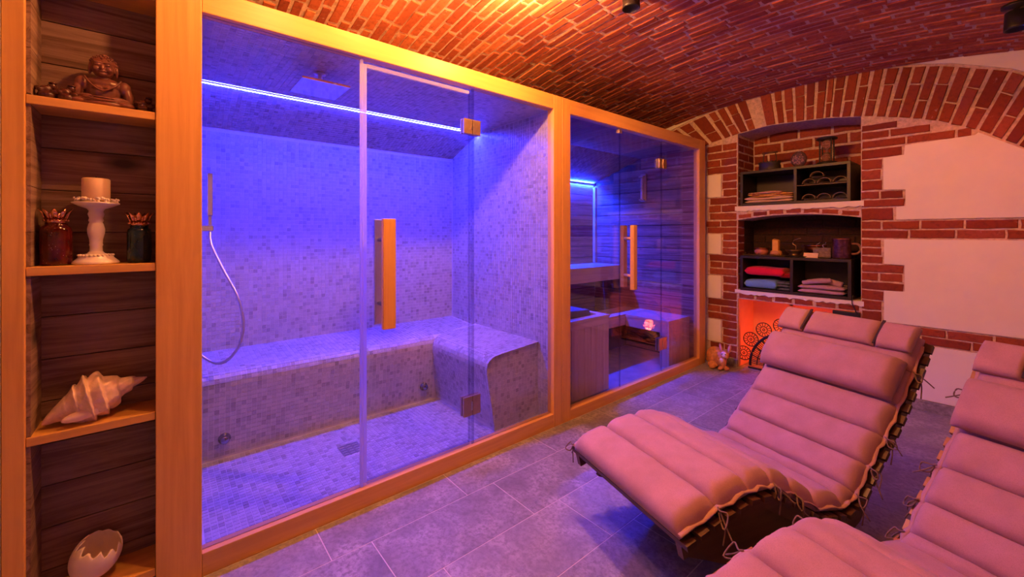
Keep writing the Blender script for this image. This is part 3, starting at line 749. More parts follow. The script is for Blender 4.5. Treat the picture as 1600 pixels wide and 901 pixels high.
ub = thing('sauna_bench', 'upper pale wood sauna bench along the back', 'bench', (-1.1, 3.1, 0.78))
for k in range(4):
    x0 = AX+.004+k*.106; MB().box(x0, x0+.100, AY0+.005, AY1-.003, .915, .942).build('bench_slat', SB_Y, ub, bevel=.003)
MB().box(-.915, -.890, AY0+.005, AY1-.003, .785, .942).build('fascia', SB_Y, ub, bevel=.003)
lb = thing('sauna_bench', 'lower pale wood sauna bench turning along the end wall', 'bench', (-0.6, 3.7, 0.02))
for k in range(3):
    x0 = -.885+k*.098; MB().box(x0, x0+.093, AY0+.3, AY1-.003, .440, .466).build('bench_slat', SB_Y, lb, bevel=.003)
MB().box(-.610, -.590, AY0+.3, 3.68, .355, .440).build('fascia', SB_Y, lb, bevel=.003)
for k in range(4):
    y0 = 3.675+k*.102; MB().box(-.590, -.108, y0, y0+.098, .440, .467).build('bench_slat', SB_X, lb, bevel=.003)
MB().box(-.590, -.125, 3.680, 3.700, .345, .440).build('fascia', SB_X, lb, bevel=.003)
MB().box(-.205, -.125, 3.680, 3.700, .02, .345).build('leg', SB_Z, lb, bevel=.003)
for k in range(6):
    y0 = 3.682+k*.0665; MB().box(-.125, -.108, y0, y0+.0635, .022, .440).build('end_slat', SB_Z, lb, bevel=.003)
MB().box(-.87, -.86, AY0+.05, AY1-.004, .02, .44).build('back_board', BLACKM, lb)
# heater with slatted guard
ht = thing('sauna_heater', 'sauna heater behind a slatted pale wood guard', 'heater', (-0.3, 2.5, 0.02))
HY0, HY1, HXF, HXB, HZ_ = 2.185, 2.795, -.135, -.46, .625
MB().box(HXF-.02, HXF, HY0, HY1, HZ_-.055, HZ_).build('guard_rail', SB_Y, ht, bevel=.003)
MB().box(HXB, HXF-.02, HY1-.03, HY1, HZ_-.055, HZ_).build('guard_rail', SB_X, ht, bevel=.003)
MB().box(HXB, HXF-.02, HY0, HY0+.02, HZ_-.055, HZ_).build('guard_rail', SB_X, ht, bevel=.003)
MB().box(HXF-.07, HXF+.005, HY0, HY1+.005, HZ_, HZ_+.018).build('guard_cap', SB_Y, ht, bevel=.003)
MB().box(HXB, HXF-.07, HY1-.05, HY1+.005, HZ_, HZ_+.018).build('guard_cap', SB_X, ht, bevel=.003)
nsl = 8; wdt = (HY1-HY0)/nsl
for k in range(nsl): MB().box(HXF-.016, HXF-.002, HY0+k*wdt+.002, HY0+(k+1)*wdt-.002, .035, HZ_-.055).build('guard_slat', SB_Z, ht, bevel=.002)
for k in range(4): MB().box(HXB+.06+k*.065, HXB+.06+k*.065+.061, HY1-.016, HY1-.002, .035, HZ_-.055).build('guard_slat', SB_Z, ht, bevel=.002)
MB().box(HXB+.03, HXF-.085, HY0+.05, HY1-.08, .05, .60).build('heater_body', BLACKM, ht, bevel=.006)
MB().prism([(HY0+.06, .60), (HY1-.10, .60), (HY1-.14, .685), (HY0+.06, .70)], 0, HXB+.03, HXF-.09).build('stone_tray', plain('slate_stone', (.05, .055, .07), .6, var=.3, nscale=50, bstr=.4), ht, bevel=.006)
# sand timer on the end wall
stt = thing('sand_timer', 'slim sand timer hanging on the sauna end wall', 'timer', (-.635, AY1-.002, 1.66))
MB().box(-.67, -.60, AY1-.016, AY1-.001, 1.66, 1.96).build('back_board', SB_Z, stt, bevel=.004)
MB().lathe([(.008, .02), (.016, .03), (.016, .12), (.004, .138), (.016, .156), (.016, .25), (.008, .26)], c=(0, -.034, 0), n=14).build('timer_glass', plain('timer_glass', (.75, .72, .75), .1, var=.02), stt, True, True)
MB().box(-.665, -.605, AY1-.055, AY1-.016, 1.665, 1.682).box(-.665, -.605, AY1-.055, AY1-.016, 1.918, 1.935).build('timer_bracket', SB_X, stt, bevel=.003)

# ==================================================================== DISPLAY SHELVES
DX = -0.16
sh = thing('display_shelf', 'tall open wooden shelf unit with aged plank back beside steam room', 'shelf', (-.08, -.17, 0))
MB().box(DX, 0.0, -.376, -.328, 0, 2.24).build('side_post', W_Z, sh, bevel=.003)
for k, (z0, z1) in enumerate([(i*0.145, (i+1)*0.145) for i in range(15)]):
    MB().box(DX, -.012, -.328, -.318, z0+.001, z1-.001).build('side_plank', AG_X, sh)
    MB().box(DX-.014, DX, -.33, -.02, z0+.0012, z1-.0012).build('back_plank', AG_Y, sh, bevel=.002)
for zt in (1.735, 1.195, 0.662, 0.102):
    MB().box(DX, -.004, -.327, -.021, zt-.028, zt).build('shelf_board', W_Y, sh, bevel=.002)
MB().box(DX, -.004, -.327, -.021, 2.135, 2.235).build('top_board', W_Y, sh, bevel=.002)
MB().box(DX-.05, DX-.016, -.40, .0, 0, 2.3).build('rear_panel', BLACKM, sh)

# seated statue
st = thing('seated_statue', 'reddish-brown seated meditating statue on the top shelf', 'statue', (-.085, -.160, 1.736))
def rotm(x=0, y=0, z=0): return Matrix.Rotation(z, 3, 'Z') @ Matrix.Rotation(y, 3, 'Y') @ Matrix.Rotation(x, 3, 'X')
b_ = MB()     # local: faces +x, width along y
b_.ball((-.006, 0, .058), (.036, .046, .052)); b_.ball((-.004, 0, .086), (.032, .052, .026))
for sg in (-1, 1):
    b_.ball((-.004, sg*.053, .082), (.022, .020, .026)); b_.ball((.0, sg*.064, .056), (.018, .015, .036), rot=rotm(x=sg*.18))
    b_.ball((.026, sg*.046, .030), (.032, .014, .012), rot=rotm(z=-sg*.8))
    b_.ball((.014, sg*.054, .015), (.040, .034, .015), rot=rotm(z=sg*.3)); b_.ball((.040, sg*.020, .012), (.018, .040, .012), rot=rotm(z=sg*.3))
    b_.ball((.004, sg*.034, .136), (.008, .005, .020)); b_.ball((.010, sg*.013, .069), (.026, .016, .012))
b_.ball((0, 0, .016), (.052, .076, .016)); b_.ball((.044, 0, .028), (.014, .022, .008))
b_.ball((0, 0, .106), (.017, .018, .018))
b_.ball((.006, 0, .142), (.030, .030, .036)); b_.ball((.010, 0, .124), (.024, .022, .018)); b_.ball((-.004, 0, .158), (.034, .034, .028)); b_.ball((-.006, 0, .186), (.014, .014, .010))
b_.ball((.038, 0, .139), (.006, .005, .010), rot=rotm(y=-.3)); b_.ball((.034, 0, .126), (.006, .010, .0035)); b_.ball((.031, 0, .116), (.007, .010, .006))
for sg in (-1, 1):
    b_.ball((.033, sg*.012, .147), (.006, .009, .0035)); b_.ball((.034, sg*.012, .154), (.006, .011, .003)); b_.ball((.028, sg*.016, .133), (.010, .010, .010))
sbody = o = b_.build('body', STATUE, st, True, True); remesh(o, .0019, 2)
hb = MB()
for i in range(60):
    a = i*2.39996; zz = .150+.038*((i/60)); rr = math.sqrt(max(0.0, 1-((zz-.158)/.030)**2))*.034
    if math.cos(a) > .35 and zz < .168: continue
    hb.ball((-.004+rr*math.cos(a), rr*math.sin(a), zz), .0045, 6, 4)
hb.build('hair_curls', STATUE, sbody, True, True)
rb = MB()
rb.tube(smooth_path([(.018, .046, .104), (.034, .028, .076), (.037, 0, .058), (.034, -.028, .076), (.018, -.046, .104)], 5), .0028, 6)
rb.tube(smooth_path([(.050, -.046, .026), (.060, -.018, .022), (.060, .018, .022), (.050, .046, .026)], 5), .0028, 6)
rb.tube(smooth_path([(.048, -.03, .032), (.057, -.01, .030), (.057, .012, .030), (.05, .03, .032)], 5), .002, 6)
rb.build('robe_fold', STATUE, sbody, True, True)
# small dark figurines
def figurine(y, label, lean=0, s=1.12, x=-.055):
    t = thing('glossy_figurine', label, 'figurine', (x, y, 1.736))
    b_ = MB(); b_.ball((0, 0, .013*s), (.022*s, .021*s, .014*s)); b_.ball((.004, -.003, .030*s), (.014*s, .013*s, .012*s)); b_.ball((0, .010*s, .042*s), (.010*s,)*3)
    b_.ball((.012*s, -.012*s, .027*s), (.010*s, .008*s, .006*s)); b_.ball((.012*s, .018*s, .024*s), (.008*s, .010*s, .007*s)); b_.ball((0, -.018*s, .032*s), (.007*s, .009*s, .007*s))
    o = b_.build('body', DARKGLOSS, t, True, True); remesh(o, .0022, 2)
    MB().ball((.004, .012*s, .050*s), (.009*s, .009*s, .004*s)).build('cap', DARKGLOSS, t, True, True)
figurine(-.290, 'small dark glossy figurine at the far left of the top shelf')
figurine(-.247, 'small dark glossy figurine close beside the seated statue')
figurine(-.052, 'small black figurine on the right of the top shelf', s=1.12)
# candle holder
ch = thing('candle_holder', 'white turned pedestal candle holder between two bottles', 'candle holder', (-.078, -.178, 1.196))
pr = [(.0, 0), (.078, 0), (.080, .006), (.070, .014), (.060, .022), (.058, .028), (.046, .032), (.030, .036), (.022, .044), (.021, .060), (.024, .066), (.022, .070), (.023, .085), (.029, .105), (.030, .120), (.025, .138), (.022, .143), (.026, .150), (.023, .158), (.028, .172), (.024, .182), (.030, .190), (.055, .198), (.080, .208), (.080, .212), (.0, .212)]
stm = MB().lathe([(r*.76, z) for r, z in pr], n=36).build('stem', CERAM, ch, True, True)
bd = MB()
for i in range(26):
    a = 2*PI*i/26; bd.ball((.043*math.cos(a), .043*math.sin(a), .030), .0045, 6, 4)
bd.build('bead_ring', CERAM, stm, True, True)
gl = MB()
for i in range(70):
    a = 2*PI*i/70+rnd(-.05, .05); r = rnd(.040, .056)
    gl.ball((r*math.cos(a), r*math.sin(a), .2125+rnd(.001, .014)), (rnd(.004, .006), rnd(.003, .006), rnd(.003, .006)), 6, 4)
gl.build('flower_wreath', CERAM, stm, True, True, kind='stuff')
cd = thing('pillar_candle', 'short cream pillar candle on the white pedestal', 'candle', (-.078, -.178, 1.4085))
wx_ = MB().lathe([(0, .001), (.034, .001), (.036, .004), (.036, .080), (.033, .083), (.028, .081), (0, .079)], n=32).build('wax_body', WAX, cd, True, True)
MB().tube([(0, 0, .078), (.001, 0, .090)], .0012, 6).build('wick', BLACKM, wx_, True, True)
# crown bottles
GOLD = plain('rose_gold', (.75, .38, .22), .18, 1.0, var=.05)
def bottle(y, r, h, mat, label, cr):
    t = thing('crown_bottle', label, 'bottle', (-.075, y, 1.196))
    MB().lathe([(0, .001), (r*.92, .001), (r, .008), (r, h*.86), (r*.94, h*.95), (r*.70, h), (.026, h+.001), (.026, h+.008), (0, h+.008)], n=32).build('glass_body', mat, t, True, True)
    c_ = MB(); c_.lathe([(.024, h+.006), (.0255, h+.006), (.0255, h+.020), (.024, h+.020)], n=24)
    for i in range(9):
        a = 2*PI*i/9; ca, sa = math.cos(a), math.sin(a)
        for (w_, top, fl) in ((.0085, .056, .016), (.0045, .040, .008)):
            aa = a if w_ > .006 else a+PI/9
            ca2, sa2 = math.cos(aa), math.sin(aa)
            base = Vector((ca2*.0245, sa2*.0245, h+.018)); tip = Vector((ca2*(.0245+fl), sa2*(.0245+fl), h+top)); sd = Vector((-sa2, ca2, 0)); mid = (base*0.5+tip*0.5)+Vector((0, 0, .004))
            nrm = Vector((ca2, sa2, -.3))*.0012
            n0 = len(c_.v)
            for s_ in (nrm, -nrm):
                c_.v += [tuple(base-sd*w_*.6+s_), tuple(mid-sd*w_+s_), tuple(tip+s_), tuple(mid+sd*w_+s_), tuple(base+sd*w_*.6+s_)]
            c_.f += [tuple(n0+i_ for i_ in range(5)), tuple(n0+9-i_ for i_ in range(5))]
            c_.f += [(n0+i_, n0+5+i_, n0+5+(i_+1) % 5, n0+(i_+1) % 5) for i_ in range(5)]
    for i in range(12):
        a = 2*PI*i/12; c_.ball((.028*math.cos(a), .028*math.sin(a), h+.016), .0035, 6, 4)
    c_.build('crown_stopper', GOLD, t, True, True)
    for i in range(26):
        pass
def glitter(name, base, spark):
    m, nt, b = new_mat(name); v = coords(nt)
    vo = N(nt, 'ShaderNodeTexVoronoi'); vo.inputs['Scale'].default_value = 160; nt.links.new(v, vo.inputs['Vector'])
    f = noise(nt, v, 22, 3)
    c1 = ramp(nt, [(0.35, [x*.4 for x in base]), (0.7, base)], f)
    sp = ramp(nt, [(0.08, (1, 1, 1)), (0.16, (0, 0, 0))], vo.outputs['Distance'])
    g2 = ramp(nt, [(0.5, (0, 0, 0)), (0.62, (1, 1, 1))], noise(nt, v, 30, 2))
    k_ = mixc(nt, sp, g2, 1.0, 'MULTIPLY')
    nt.links.new(mixc(nt, c1, spark, k_), b.inputs['Base Color']); b.inputs['Roughness'].default_value = .12; return m
bottle(-.272, .038, .132, glitter('red_glitter_glass', (.09, .005, .004), (.7, .45, .4)), 'dark red glittering bottle with a gold crown stopper', 0)
bottle(-.066, .034, .126, glitter('teal_glitter_glass', (.002, .026, .042), (.3, .7, .8)), 'dark teal glittering bottle with a metal crown stopper', 0)
# conch shell
sl_ = thing('conch_shell', 'large pale conch shell with pointed spire on a shelf', 'shell', (-.074, -.176, .664))
SHELL = plain('shell', (.78, .56, .46), .3, var=.22, nscale=35, bstr=.35)
Lc = 0.275; nA, nL = 40, 96; vv = []; ff = []
def shell_r(t):
    pts = [(0, .002), (.08, .012), (.18, .024), (.26, .034), (.34, .050), (.42, .064), (.54, .070), (.64, .060), (.74, .040), (.84, .024), (.94, .014), (1, .004)]
    for a, b2 in zip(pts[:-1], pts[1:]):
        if a[0] <= t <= b2[0]: return a[1]+(b2[1]-a[1])*(t-a[0])/(b2[0]-a[0])
    return .002
for j in range(nL+1):
    t = j/nL
    for i in range(nA):
        a = 2*PI*i/nA; r = shell_r(t)
        ph = (1-t)**0.75*9.0-a/(2*PI); fr_ = ph-math.floor(ph)
        wh = 1+0.32*(fr_-0.5)*(1 if t < .55 else max(0, 1-(t-.55)*4))
        kn = 1+0.22*max(0, math.sin(a*6+t*10))**3*math.exp(-((t-.45)/.14)**2)+0.05*math.sin(a*9+t*40)*(.3+(t < .6)*.7)*.6
        r *= wh*kn
        lip = math.exp(-((a-4.9)/.5)**2)*math.exp(-((t-.70)/.15)**2)*.022
        bow = .010*math.sin(t*PI)+(-.012 if t > .85 else 0)*(t-.85)/.15
        vv.append(((r+lip)*math.cos(a), Lc/2-Lc*t, (r+lip)*math.sin(a)+bow))
for j in range(nL):
    for i in range(nA):
        k = (i+1) % nA; ff.append((j*nA+i, j*nA+k, (j+1)*nA+k, (j+1)*nA+i))
o = mesh_obj('shell_body', vv, ff, SHELL, sl_, True, True); o.rotation_euler = (math.radians(17), 0, math.radians(6)); o.location = (-.002, 0, .066); sm = o.modifiers.new('sub', 'SUBSURF'); sm.levels = 1; sm.render_levels = 1
lipm = MB(); lipm.ball((.050, -.022, .034), (.014, .058, .018), rot=rotm(x=.15, z=.15)); lipm.build('aperture_lip', plain('shell_lip', (.85, .62, .52), .2, var=.08), sl_, True, True)
# broken egg
eg = thing('broken_egg', 'white broken eggshell ornament on the lowest shelf', 'egg', (-.080, -.182, .104))
vv = []; ff = []; nA, nL = 48, 22; rim = [rnd(0, 1) for _ in range(nA)]
teeth = 11
for j in range(nL+1):
    for i in range(nA):
        a = 2*PI*i/nA; ph = (a/(2*PI)*teeth) % 1.0; tooth = abs(ph-.5)*2
        tmax = 2.16+0.34*(tooth-.5)*(0.5+0.9*((math.sin(int(a/(2*PI)*teeth)*7.3)+1)/2))
        t = tmax*j/nL; r = .067*math.sin(t); z = -.082*math.cos(t)
        vv.append((r*math.cos(a), r*math.sin(a), z))
for j in range(nL):
    for i in range(nA):
        k = (i+1) % nA; ff.append((j*nA+i, j*nA+k, (j+1)*nA+k, (j+1)*nA+i))
o = mesh_obj('eggshell', vv, ff, plain('eggshell', (.80, .66, .60), .45, var=.04), eg, True, True); o.location = (0, .004, .080); o.rotation_euler = (math.radians(-18), math.radians(16), 0)
md = o.modifiers.new('solid', 'SOLIDIFY'); md.thickness = .003

# ==================================================================== LOUNGERS
TOP = [(0.0, .385), (.17, .428), (.335, .452), (.47, .440), (.60, .368), (.74, .282), (.90, .245), (.955, .262), (1.045, .352), (1.165, .452), (1.28, .560), (1.395, .695), (1.505, .835)]
TH = 0.062
def offset_path(P, d):
    out = []
    for i, p in enumerate(P):
        a = P[max(i-1, 0)]; b_ = P[min(i+1, len(P)-1)]; dx, dz = b_[0]-a[0], b_[1]-a[1]; l = math.hypot(dx, dz)
        out.append((p[0]+dz/l*d, p[1]-dx/l*d))
    return out
BOT = offset_path(TOP, TH)
def pillow(A0, A1, B0, B1, w0, w1, na=14, nw=30, wr=0.004, seed=0, edge=5.0, seamd=0.55, parent=None, name='cushion_segment', mat=None):
    """quilted segment: bottom edge A0->A1 (s,z), top edge B0->B1, from w0 to w1"""
    rs = random.Random(seed); ph = [rs.uniform(0, 6) for _ in range(6)]
    vv = []; ff = []
    for i in range(na+1):
        a = i/na
        bs, bz = A0[0]+(A1[0]-A0[0])*a, A0[1]+(A1[1]-A0[1])*a; ts_, tz = B0[0]+(B1[0]-B0[0])*a, B0[1]+(B1[1]-B0[1])*a
        ea = max(0.0, 1-abs(2*a-1)**3.2)**0.5
        for j in range(nw+1):
            u = j/nw; ew = max(0.0, 1-abs(2*u-1)**18)**0.5
            x = w0+(w1-w0)*u
            h = (1-seamd)+seamd*ea
            h = h*(0.30+0.70*ew)
            h += wr/TH*(math.sin(x*38+ph[0]+a*5)*math.sin(a*7+ph[1])*0.5+math.sin(x*71+ph[2]-a*9)*0.3+math.sin(x*17+ph[3])*.5)*ea*ew
            puff = 1.12
            inset = (1-ea)*0.006+0.0
            vv.append((x, bs+(ts_-bs)*h*puff, bz+(tz-bz)*h*puff))
    nb = len(vv)
    for i in range(na+1):
        a = i/na
        bs, bz = A0[0]+(A1[0]-A0[0])*a, A0[1]+(A1[1]-A0[1])*a
        for j in range(nw+1):
            vv.append((w0+(w1-w0)*j/nw, bs, bz))
    q = nw+1
    for i in range(na):
        for j in range(nw):
            ff.append((i*q+j, i*q+j+1, (i+1)*q+j+1, (i+1)*q+j)); ff.append((nb+i*q+j, nb+(i+1)*q+j, nb+(i+1)*q+j+1, nb+i*q+j+1))
    for i in range(na):
        ff.append((i*q, (i+1)*q, nb+(i+1)*q, nb+i*q)); ff.append((i*q+nw, nb+i*q+nw, nb+(i+1)*q+nw, (i+1)*q+nw))
    for j in range(nw):
        ff.append((j, nb+j, nb+j+1, j+1)); ff.append((na*q+j, na*q+j+1, nb+na*q+j+1, nb+na*q+j))
    return mesh_obj(name, vv, ff, mat or CUSH, parent, True, True)
def cord(parent, p, seed, sgn):
    rs = random.Random(seed); u = rs.uniform; b_ = MB()
    x, y, z = p
    pts = [(x, y, z)]
    loop = [(x+sgn*.012, y-.006, z-.004), (x+sgn*(.03+u(0, .01)), y+u(-.02, .01), z-.006), (x+sgn*(.035+u(0, .01)), y+u(-.03, 0), z-.03-u(0, .015)), (x+sgn*.02, y-.01, z-.035), (x+sgn*.008, y-.004, z-.012)]
    b_.tube(smooth_path(pts+loop, 4), .0028, 5)
    b_.tube(smooth_path([(x+sgn*.008, y, z-.008), (x+sgn*.022, y+u(-.02, .02), z-.05), (x+sgn*(.02+u(0, .03)), y+u(-.03, .03), z-.095-u(0, .02))], 4), .0026, 5)
    b_.tube(smooth_path([(x+sgn*.008, y, z-.008), (x+sgn*.03, y+u(-.03, .03), z-.03), (x+sgn*(.05+u(0, .03)), y+u(-.04, .04), z-.05-u(0, .03))], 4), .0026, 5)
    b_.build('tie', TIEF, parent, True, True)
def lounger(label, loc, deg, side, slat_mat):
    r = thing('wave_lounger', label, 'lounger', loc, -math.radians(deg), 'wave loungers in front of the cabins')
    hw = 0.305
    nseg = len(TOP)-1
    segs = []
    for k in range(nseg):
        segs += [pillow(BOT[k], BOT[k+1], TOP[k], TOP[k+1], -hw, hw, seed=k+int(loc[0]*100), parent=r, wr=.0035)]
    # neck pillow lying over the back
    back = Vector((TOP[11][0]-TOP[9][0], TOP[11][1]-TOP[9][1])).normalized(); nr = Vector((-back.y, back.x))
    c0 = Vector(TOP[10])-back*.004+nr*.006; c1 = c0+back*.200
    pillow(tuple(c0-nr*.004), tuple(c1-nr*.004), tuple(c0+nr*.066), tuple(c1+nr*.078), -hw-.004, hw-.006, seed=91+int(loc[0]*10), parent=r, name='neck_pillow', wr=.003)
    # headrest in three pads over the top end
    e = Vector(TOP[12]); h0 = e-back*.115+nr*.004; h1 = e+back*.030
    for k, (wa, wb_) in enumerate(((-hw, -.171), (-.163, .163), (.171, hw))):
        hp_ = pillow(tuple(h0-nr*.004), tuple(h1-nr*.01), tuple(h0+nr*.034), tuple(h1+nr*.030), wa, wb_, nw=16, seed=131+k, parent=r, name='headrest_pad', wr=.002)
        if k == 1: mid_pad = hp_
    for wx in (-.168, .168):  # dark straps stand in for the shaded gaps between the pads
        s_ = MB(); p0 = h0+nr*.020; p1 = h1+nr*.018
        s_.hexa([(wx-.004, p0.x, p0.y), (wx+.004, p0.x, p0.y), (wx+.004, p0.x+nr.x*.005, p0.y+nr.y*.005), (wx-.004, p0.x+nr.x*.005, p0.y+nr.y*.005), (wx-.006, p1.x, p1.y), (wx+.006, p1.x, p1.y), (wx+.006, p1.x+nr.x*.005, p1.y+nr.y*.005), (wx-.006, p1.x+nr.x*.005, p1.y+nr.y*.005)])
        s_.build('strap', GAP_STRAPF, mid_pad, local=True)
    # piping flange along both long edges
    for sg in (-1, 1):
        P = [(sg*(hw+.004), BOT[k][0]+(TOP[k][0]-BOT[k][0])*.25, BOT[k][1]+(TOP[k][1]-BOT[k][1])*.25) for k in range(len(TOP))]
        fl = MB(); PP = []
        for i in range(len(P)-1):
            for t in range(5):
                f = t/5; a, b2 = Vector(P[i]), Vector(P[i+1]); q = a+(b2-a)*f
                q.x += sg*(.008+.004*math.sin(i*3+t*2.1)); q.z += .006*math.sin(i*2+t*1.7); PP.append(q)
        n0 = 0
        for q in PP: fl.v += [(q.x-sg*.016, q.y, q.z-.003), (q.x, q.y, q.z-.002), (q.x, q.y, q.z+.002), (q.x-sg*.016, q.y, q.z+.003)]
        for i in range(len(PP)-1):
            for k in range(4): fl.f.append((i*4+k, i*4+(k+1) % 4, i*4+4+(k+1) % 4, i*4+4+k))
        fl.build('edge_flange', CUSH, r, True, True)
    # slats
    SL = offset_path(TOP, TH+.004); dist = 0.02
    seglen = [math.dist(a, b2) for a, b2 in zip(SL[:-1], SL[1:])]; tot = sum(seglen)
    me = None
    while dist < tot:
        s_ = dist; k = 0
        while k < len(seglen)-1 and s_ > seglen[k]: s_ -= seglen[k]; k += 1
        a, b2 = SL[k], SL[k+1]; f = s_/seglen[k]; d = ((b2[0]-a[0])/seglen[k], (b2[1]-a[1])/seglen[k])
        if me is None:
            bx = MB().box(-.335, .335, -.020, .020, -.018, 0); me = bpy.data.meshes.new('slat'); me.from_pydata(bx.v, [], bx.f); me.materials.append(slat_mat); me.update()
        o = put(bpy.data.objects.new('slat', me), r); o.location = (0, a[0]+(b2[0]-a[0])*f, a[1]+(b2[1]-a[1])*f); o.rotation_euler = (math.atan2(d[1], d[0]), 0, 0)
        dist += .062
    # rails and curved side panels
    R0 = offset_path(TOP, TH+.022); R1 = offset_path(TOP, TH+.072)
    for sg in (-1, 1):
        MB().prism(R0+R1[::-1], 0, sg*.295-.012, sg*.295+.012).build('side_rail', DARKWOOD, r, local=True)
        top = [p for p in offset_path(TOP, TH+.06) if .05 < p[0] < 1.22]
        bot = [(1.17, .13), (1.10, .055), (1.0, .012), (.9, .0), (.75, .0), (.65, .006), (.5, .04), (.35, .10), (.2, .17), (.10, .215)]
        MB().prism(top+bot, 0, sg*.255-.011, sg*.255+.011).build('side_panel', DARKWOOD, r, local=True)
    for s_, z_ in ((.22, .24), (.66, .06), (1.06, .11)): MB().box(-.245, .245, s_-.02, s_+.02, z_-.03, z_+.03).build('cross_bar', DARKWOOD, r, local=True)
    idx = (1, 3, 4, 7, 8, 9, 11)
    for n_, k in enumerate(idx):
        p = TOP[k]; q = BOT[k]
        cord(segs[min(k, nseg-1)], (side*(hw+.008), p[0]*.4+q[0]*.6, p[1]*.4+q[1]*.6), 11*k+int(loc[0]*7), side)
    cord(segs[1], (-side*(hw+.008), BOT[1][0], BOT[1][1]+.02), 5, -side); cord(segs[0], (-side*(hw+.006), BOT[0][0], BOT[0][1]+.02), 6, -side)
    return r
SLAT_D = wood('shade_dark_slat_wood', (.05, .02, .010), (.09, .04, .02), 0, .45)  # slat wood darkened for the near lounger's shaded side; also cubby shelf
lounger('taupe cushioned wave lounger nearest the glass cabins', (.99, 1.33, 0), 16, 1, SLAT_D)
lounger('taupe cushioned wave lounger at the right edge, cut by frame', (1.72, 1.00, 0.008), 18, -1, SLATW)

# ==================================================================== NICHE FURNITURE
def cubby(label, x0, x1, z0, z1, xm, yfr=4.285, d=.36, shelf_z=None):
    t = thing('cube_shelf', label, 'shelf', ((x0+x1)/2, yfr+d/2, z0)); e = .024
    MB().box(x0, x1, yfr, yfr+d, z0, z0+e).build('bottom_board', BLACKBOX, t, bevel=.0015)
    MB().box(x0, x1, yfr, yfr+d, z1-e, z1).build('top_board', BLACKBOX, t, bevel=.0015)
    for xx in (x0, x1-e): MB().box(xx, xx+e, yfr, yfr+d, z0+e, z1-e).build('side_board', BLACKBOX, t, bevel=.0015)
    MB().box(xm-e/2, xm+e/2, yfr+.001, yfr+d, z0+e, z1-e).build('divider', BLACKBOX, t, bevel=.0015)
    MB().box(x0+e, x1-e, yfr+d-.008, yfr+d, z0+e, z1-e).build('back_board', BLACKBOX, t)
    if shelf_z: MB().box(xm+e/2, x1-e, yfr+.004, yfr+d-.01, shelf_z-.006, shelf_z).build('shelf_board', SLAT_D, t)
    return t
cubby('black two-compartment shelf box in the upper brick niche', .293, 1.138, 1.567, 1.895, .750, shelf_z=1.726)
cubby('black two-compartment shelf box in the lower brick niche', .293, 1.143, .758, 1.090, .722)
def towel(name, label, cat, x0, x1, y0, y1, z0, z1, mat, folds=2, seed=0, parent=None):
    """folded cloth: stacked rounded layers with a fold at the front"""
    t = thing(name, label, cat, ((x0+x1)/2, (y0+y1)/2, z0)); rs = random.Random(seed)
    h = (z1-z0)/folds
    for k in range(folds):
        za, zb = z0+h*k, z0+h*(k+1)-.001; vv = []; ff = []; nu, nv = 22, 16
        ph = [rs.uniform(0, 6) for _ in range(4)]
        for i in range(nu+1):
            x = x0+(x1-x0)*i/nu+.004*math.sin(i*.9+ph[0])*0
            for j in range(nv):
                a = 2*PI*j/nv; cy, cz = math.cos(a), math.sin(a)
                ey = abs(cy)**.45*math.copysign(1, cy); ez = abs(cz)**.5*math.copysign(1, cz)
                sg = max(.05, 1-abs(2*i/nu-1)**14)**.5
                yy = (y0+y1)/2+(y1-y0)/2*ey+.004*math.sin(x*30+ph[1]); zz = (za+zb)/2+(zb-za)/2*ez*sg+.0035*math.sin(x*22+ph[2])*(1 if ez > 0 else .2)*min(1, k+ (1 if ez > 0 else 0))
                vv.append((x, yy, zz))
        for i in range(nu):
            for j in range(nv):
                k2 = (j+1) % nv; ff.append((i*nv+j, i*nv+k2, (i+1)*nv+k2, (i+1)*nv+j))
        ff.append(tuple(range(nv-1, -1, -1))); ff.append(tuple(nu*nv+j for j in range(nv)))
        mesh_obj('fold', vv, ff, mat, t, True)
    return t
def patterned(name, a, bcol, ccol, sc=14):
    m, nt, b = new_mat(name); v = coords(nt); f = noise(nt, v, sc, 2, .5, 1.0)
    c = ramp(nt, [(0.36, a), (0.42, bcol), (0.55, bcol), (0.6, ccol)], f, 'LINEAR')
    nt.links.new(c, b.inputs['Base Color']); b.inputs['Roughness'].default_value = .9; return m
CREAM = fabric('cream_towel', (.62, .44, .33)); 
towel('folded_towel', 'cream folded towel at the bottom of the upper stack', 'towel', .325, .725, 4.30, 4.55, 1.592, 1.618, CREAM, 1, 1)
towel('folded_towel', 'cream folded towel second from bottom of the upper stack', 'towel', .325, .728, 4.30, 4.55, 1.618, 1.646, CREAM, 1, 2)
towel('folded_towel', 'yellow patterned folded cloth in the upper stack', 'towel', .355, .730, 4.305, 4.54, 1.646, 1.675, patterned('yellow_print', (.65, .30, .04), (.70, .40, .08), (.35, .10, .06), 18), 2, 3)
towel('folded_towel', 'mauve patterned folded cloth on top of the upper stack', 'towel', .355, .64, 4.31, 4.54, 1.675, 1.698, patterned('mauve_print', (.14, .09, .16), (.45, .24, .17), (.5, .33, .22), 22), 1, 4)
towel('folded_towel', 'bright red folded towel in the lower shelf box', 'towel', .325, .655, 4.30, 4.54, .905, .985, fabric('red_towel', (.72, .015, .035), wscale=260), 1, 5)
towel('folded_towel', 'dark red folded towel behind the bright red one', 'towel', .615, .705, 4.32, 4.50, .895, .945, fabric('dark_red_towel', (.30, .01, .02)), 1, 15)
towel('folded_towel', 'blue folded towel beneath the bright red one', 'towel', .322, .600, 4.30, 4.54, .783, .868, fabric('blue_towel', (.13, .33, .52), wscale=260), 1, 6)
towel('folded_towel', 'dark green patterned cloth beside the blue towel', 'towel', .600, .706, 4.31, 4.52, .783, .862, patterned('green_print', (.03, .05, .045), (.10, .13, .10), (.02, .03, .03), 30), 3, 7)
MAUVE = fabric('mauve_robe', (.42, .27, .34))
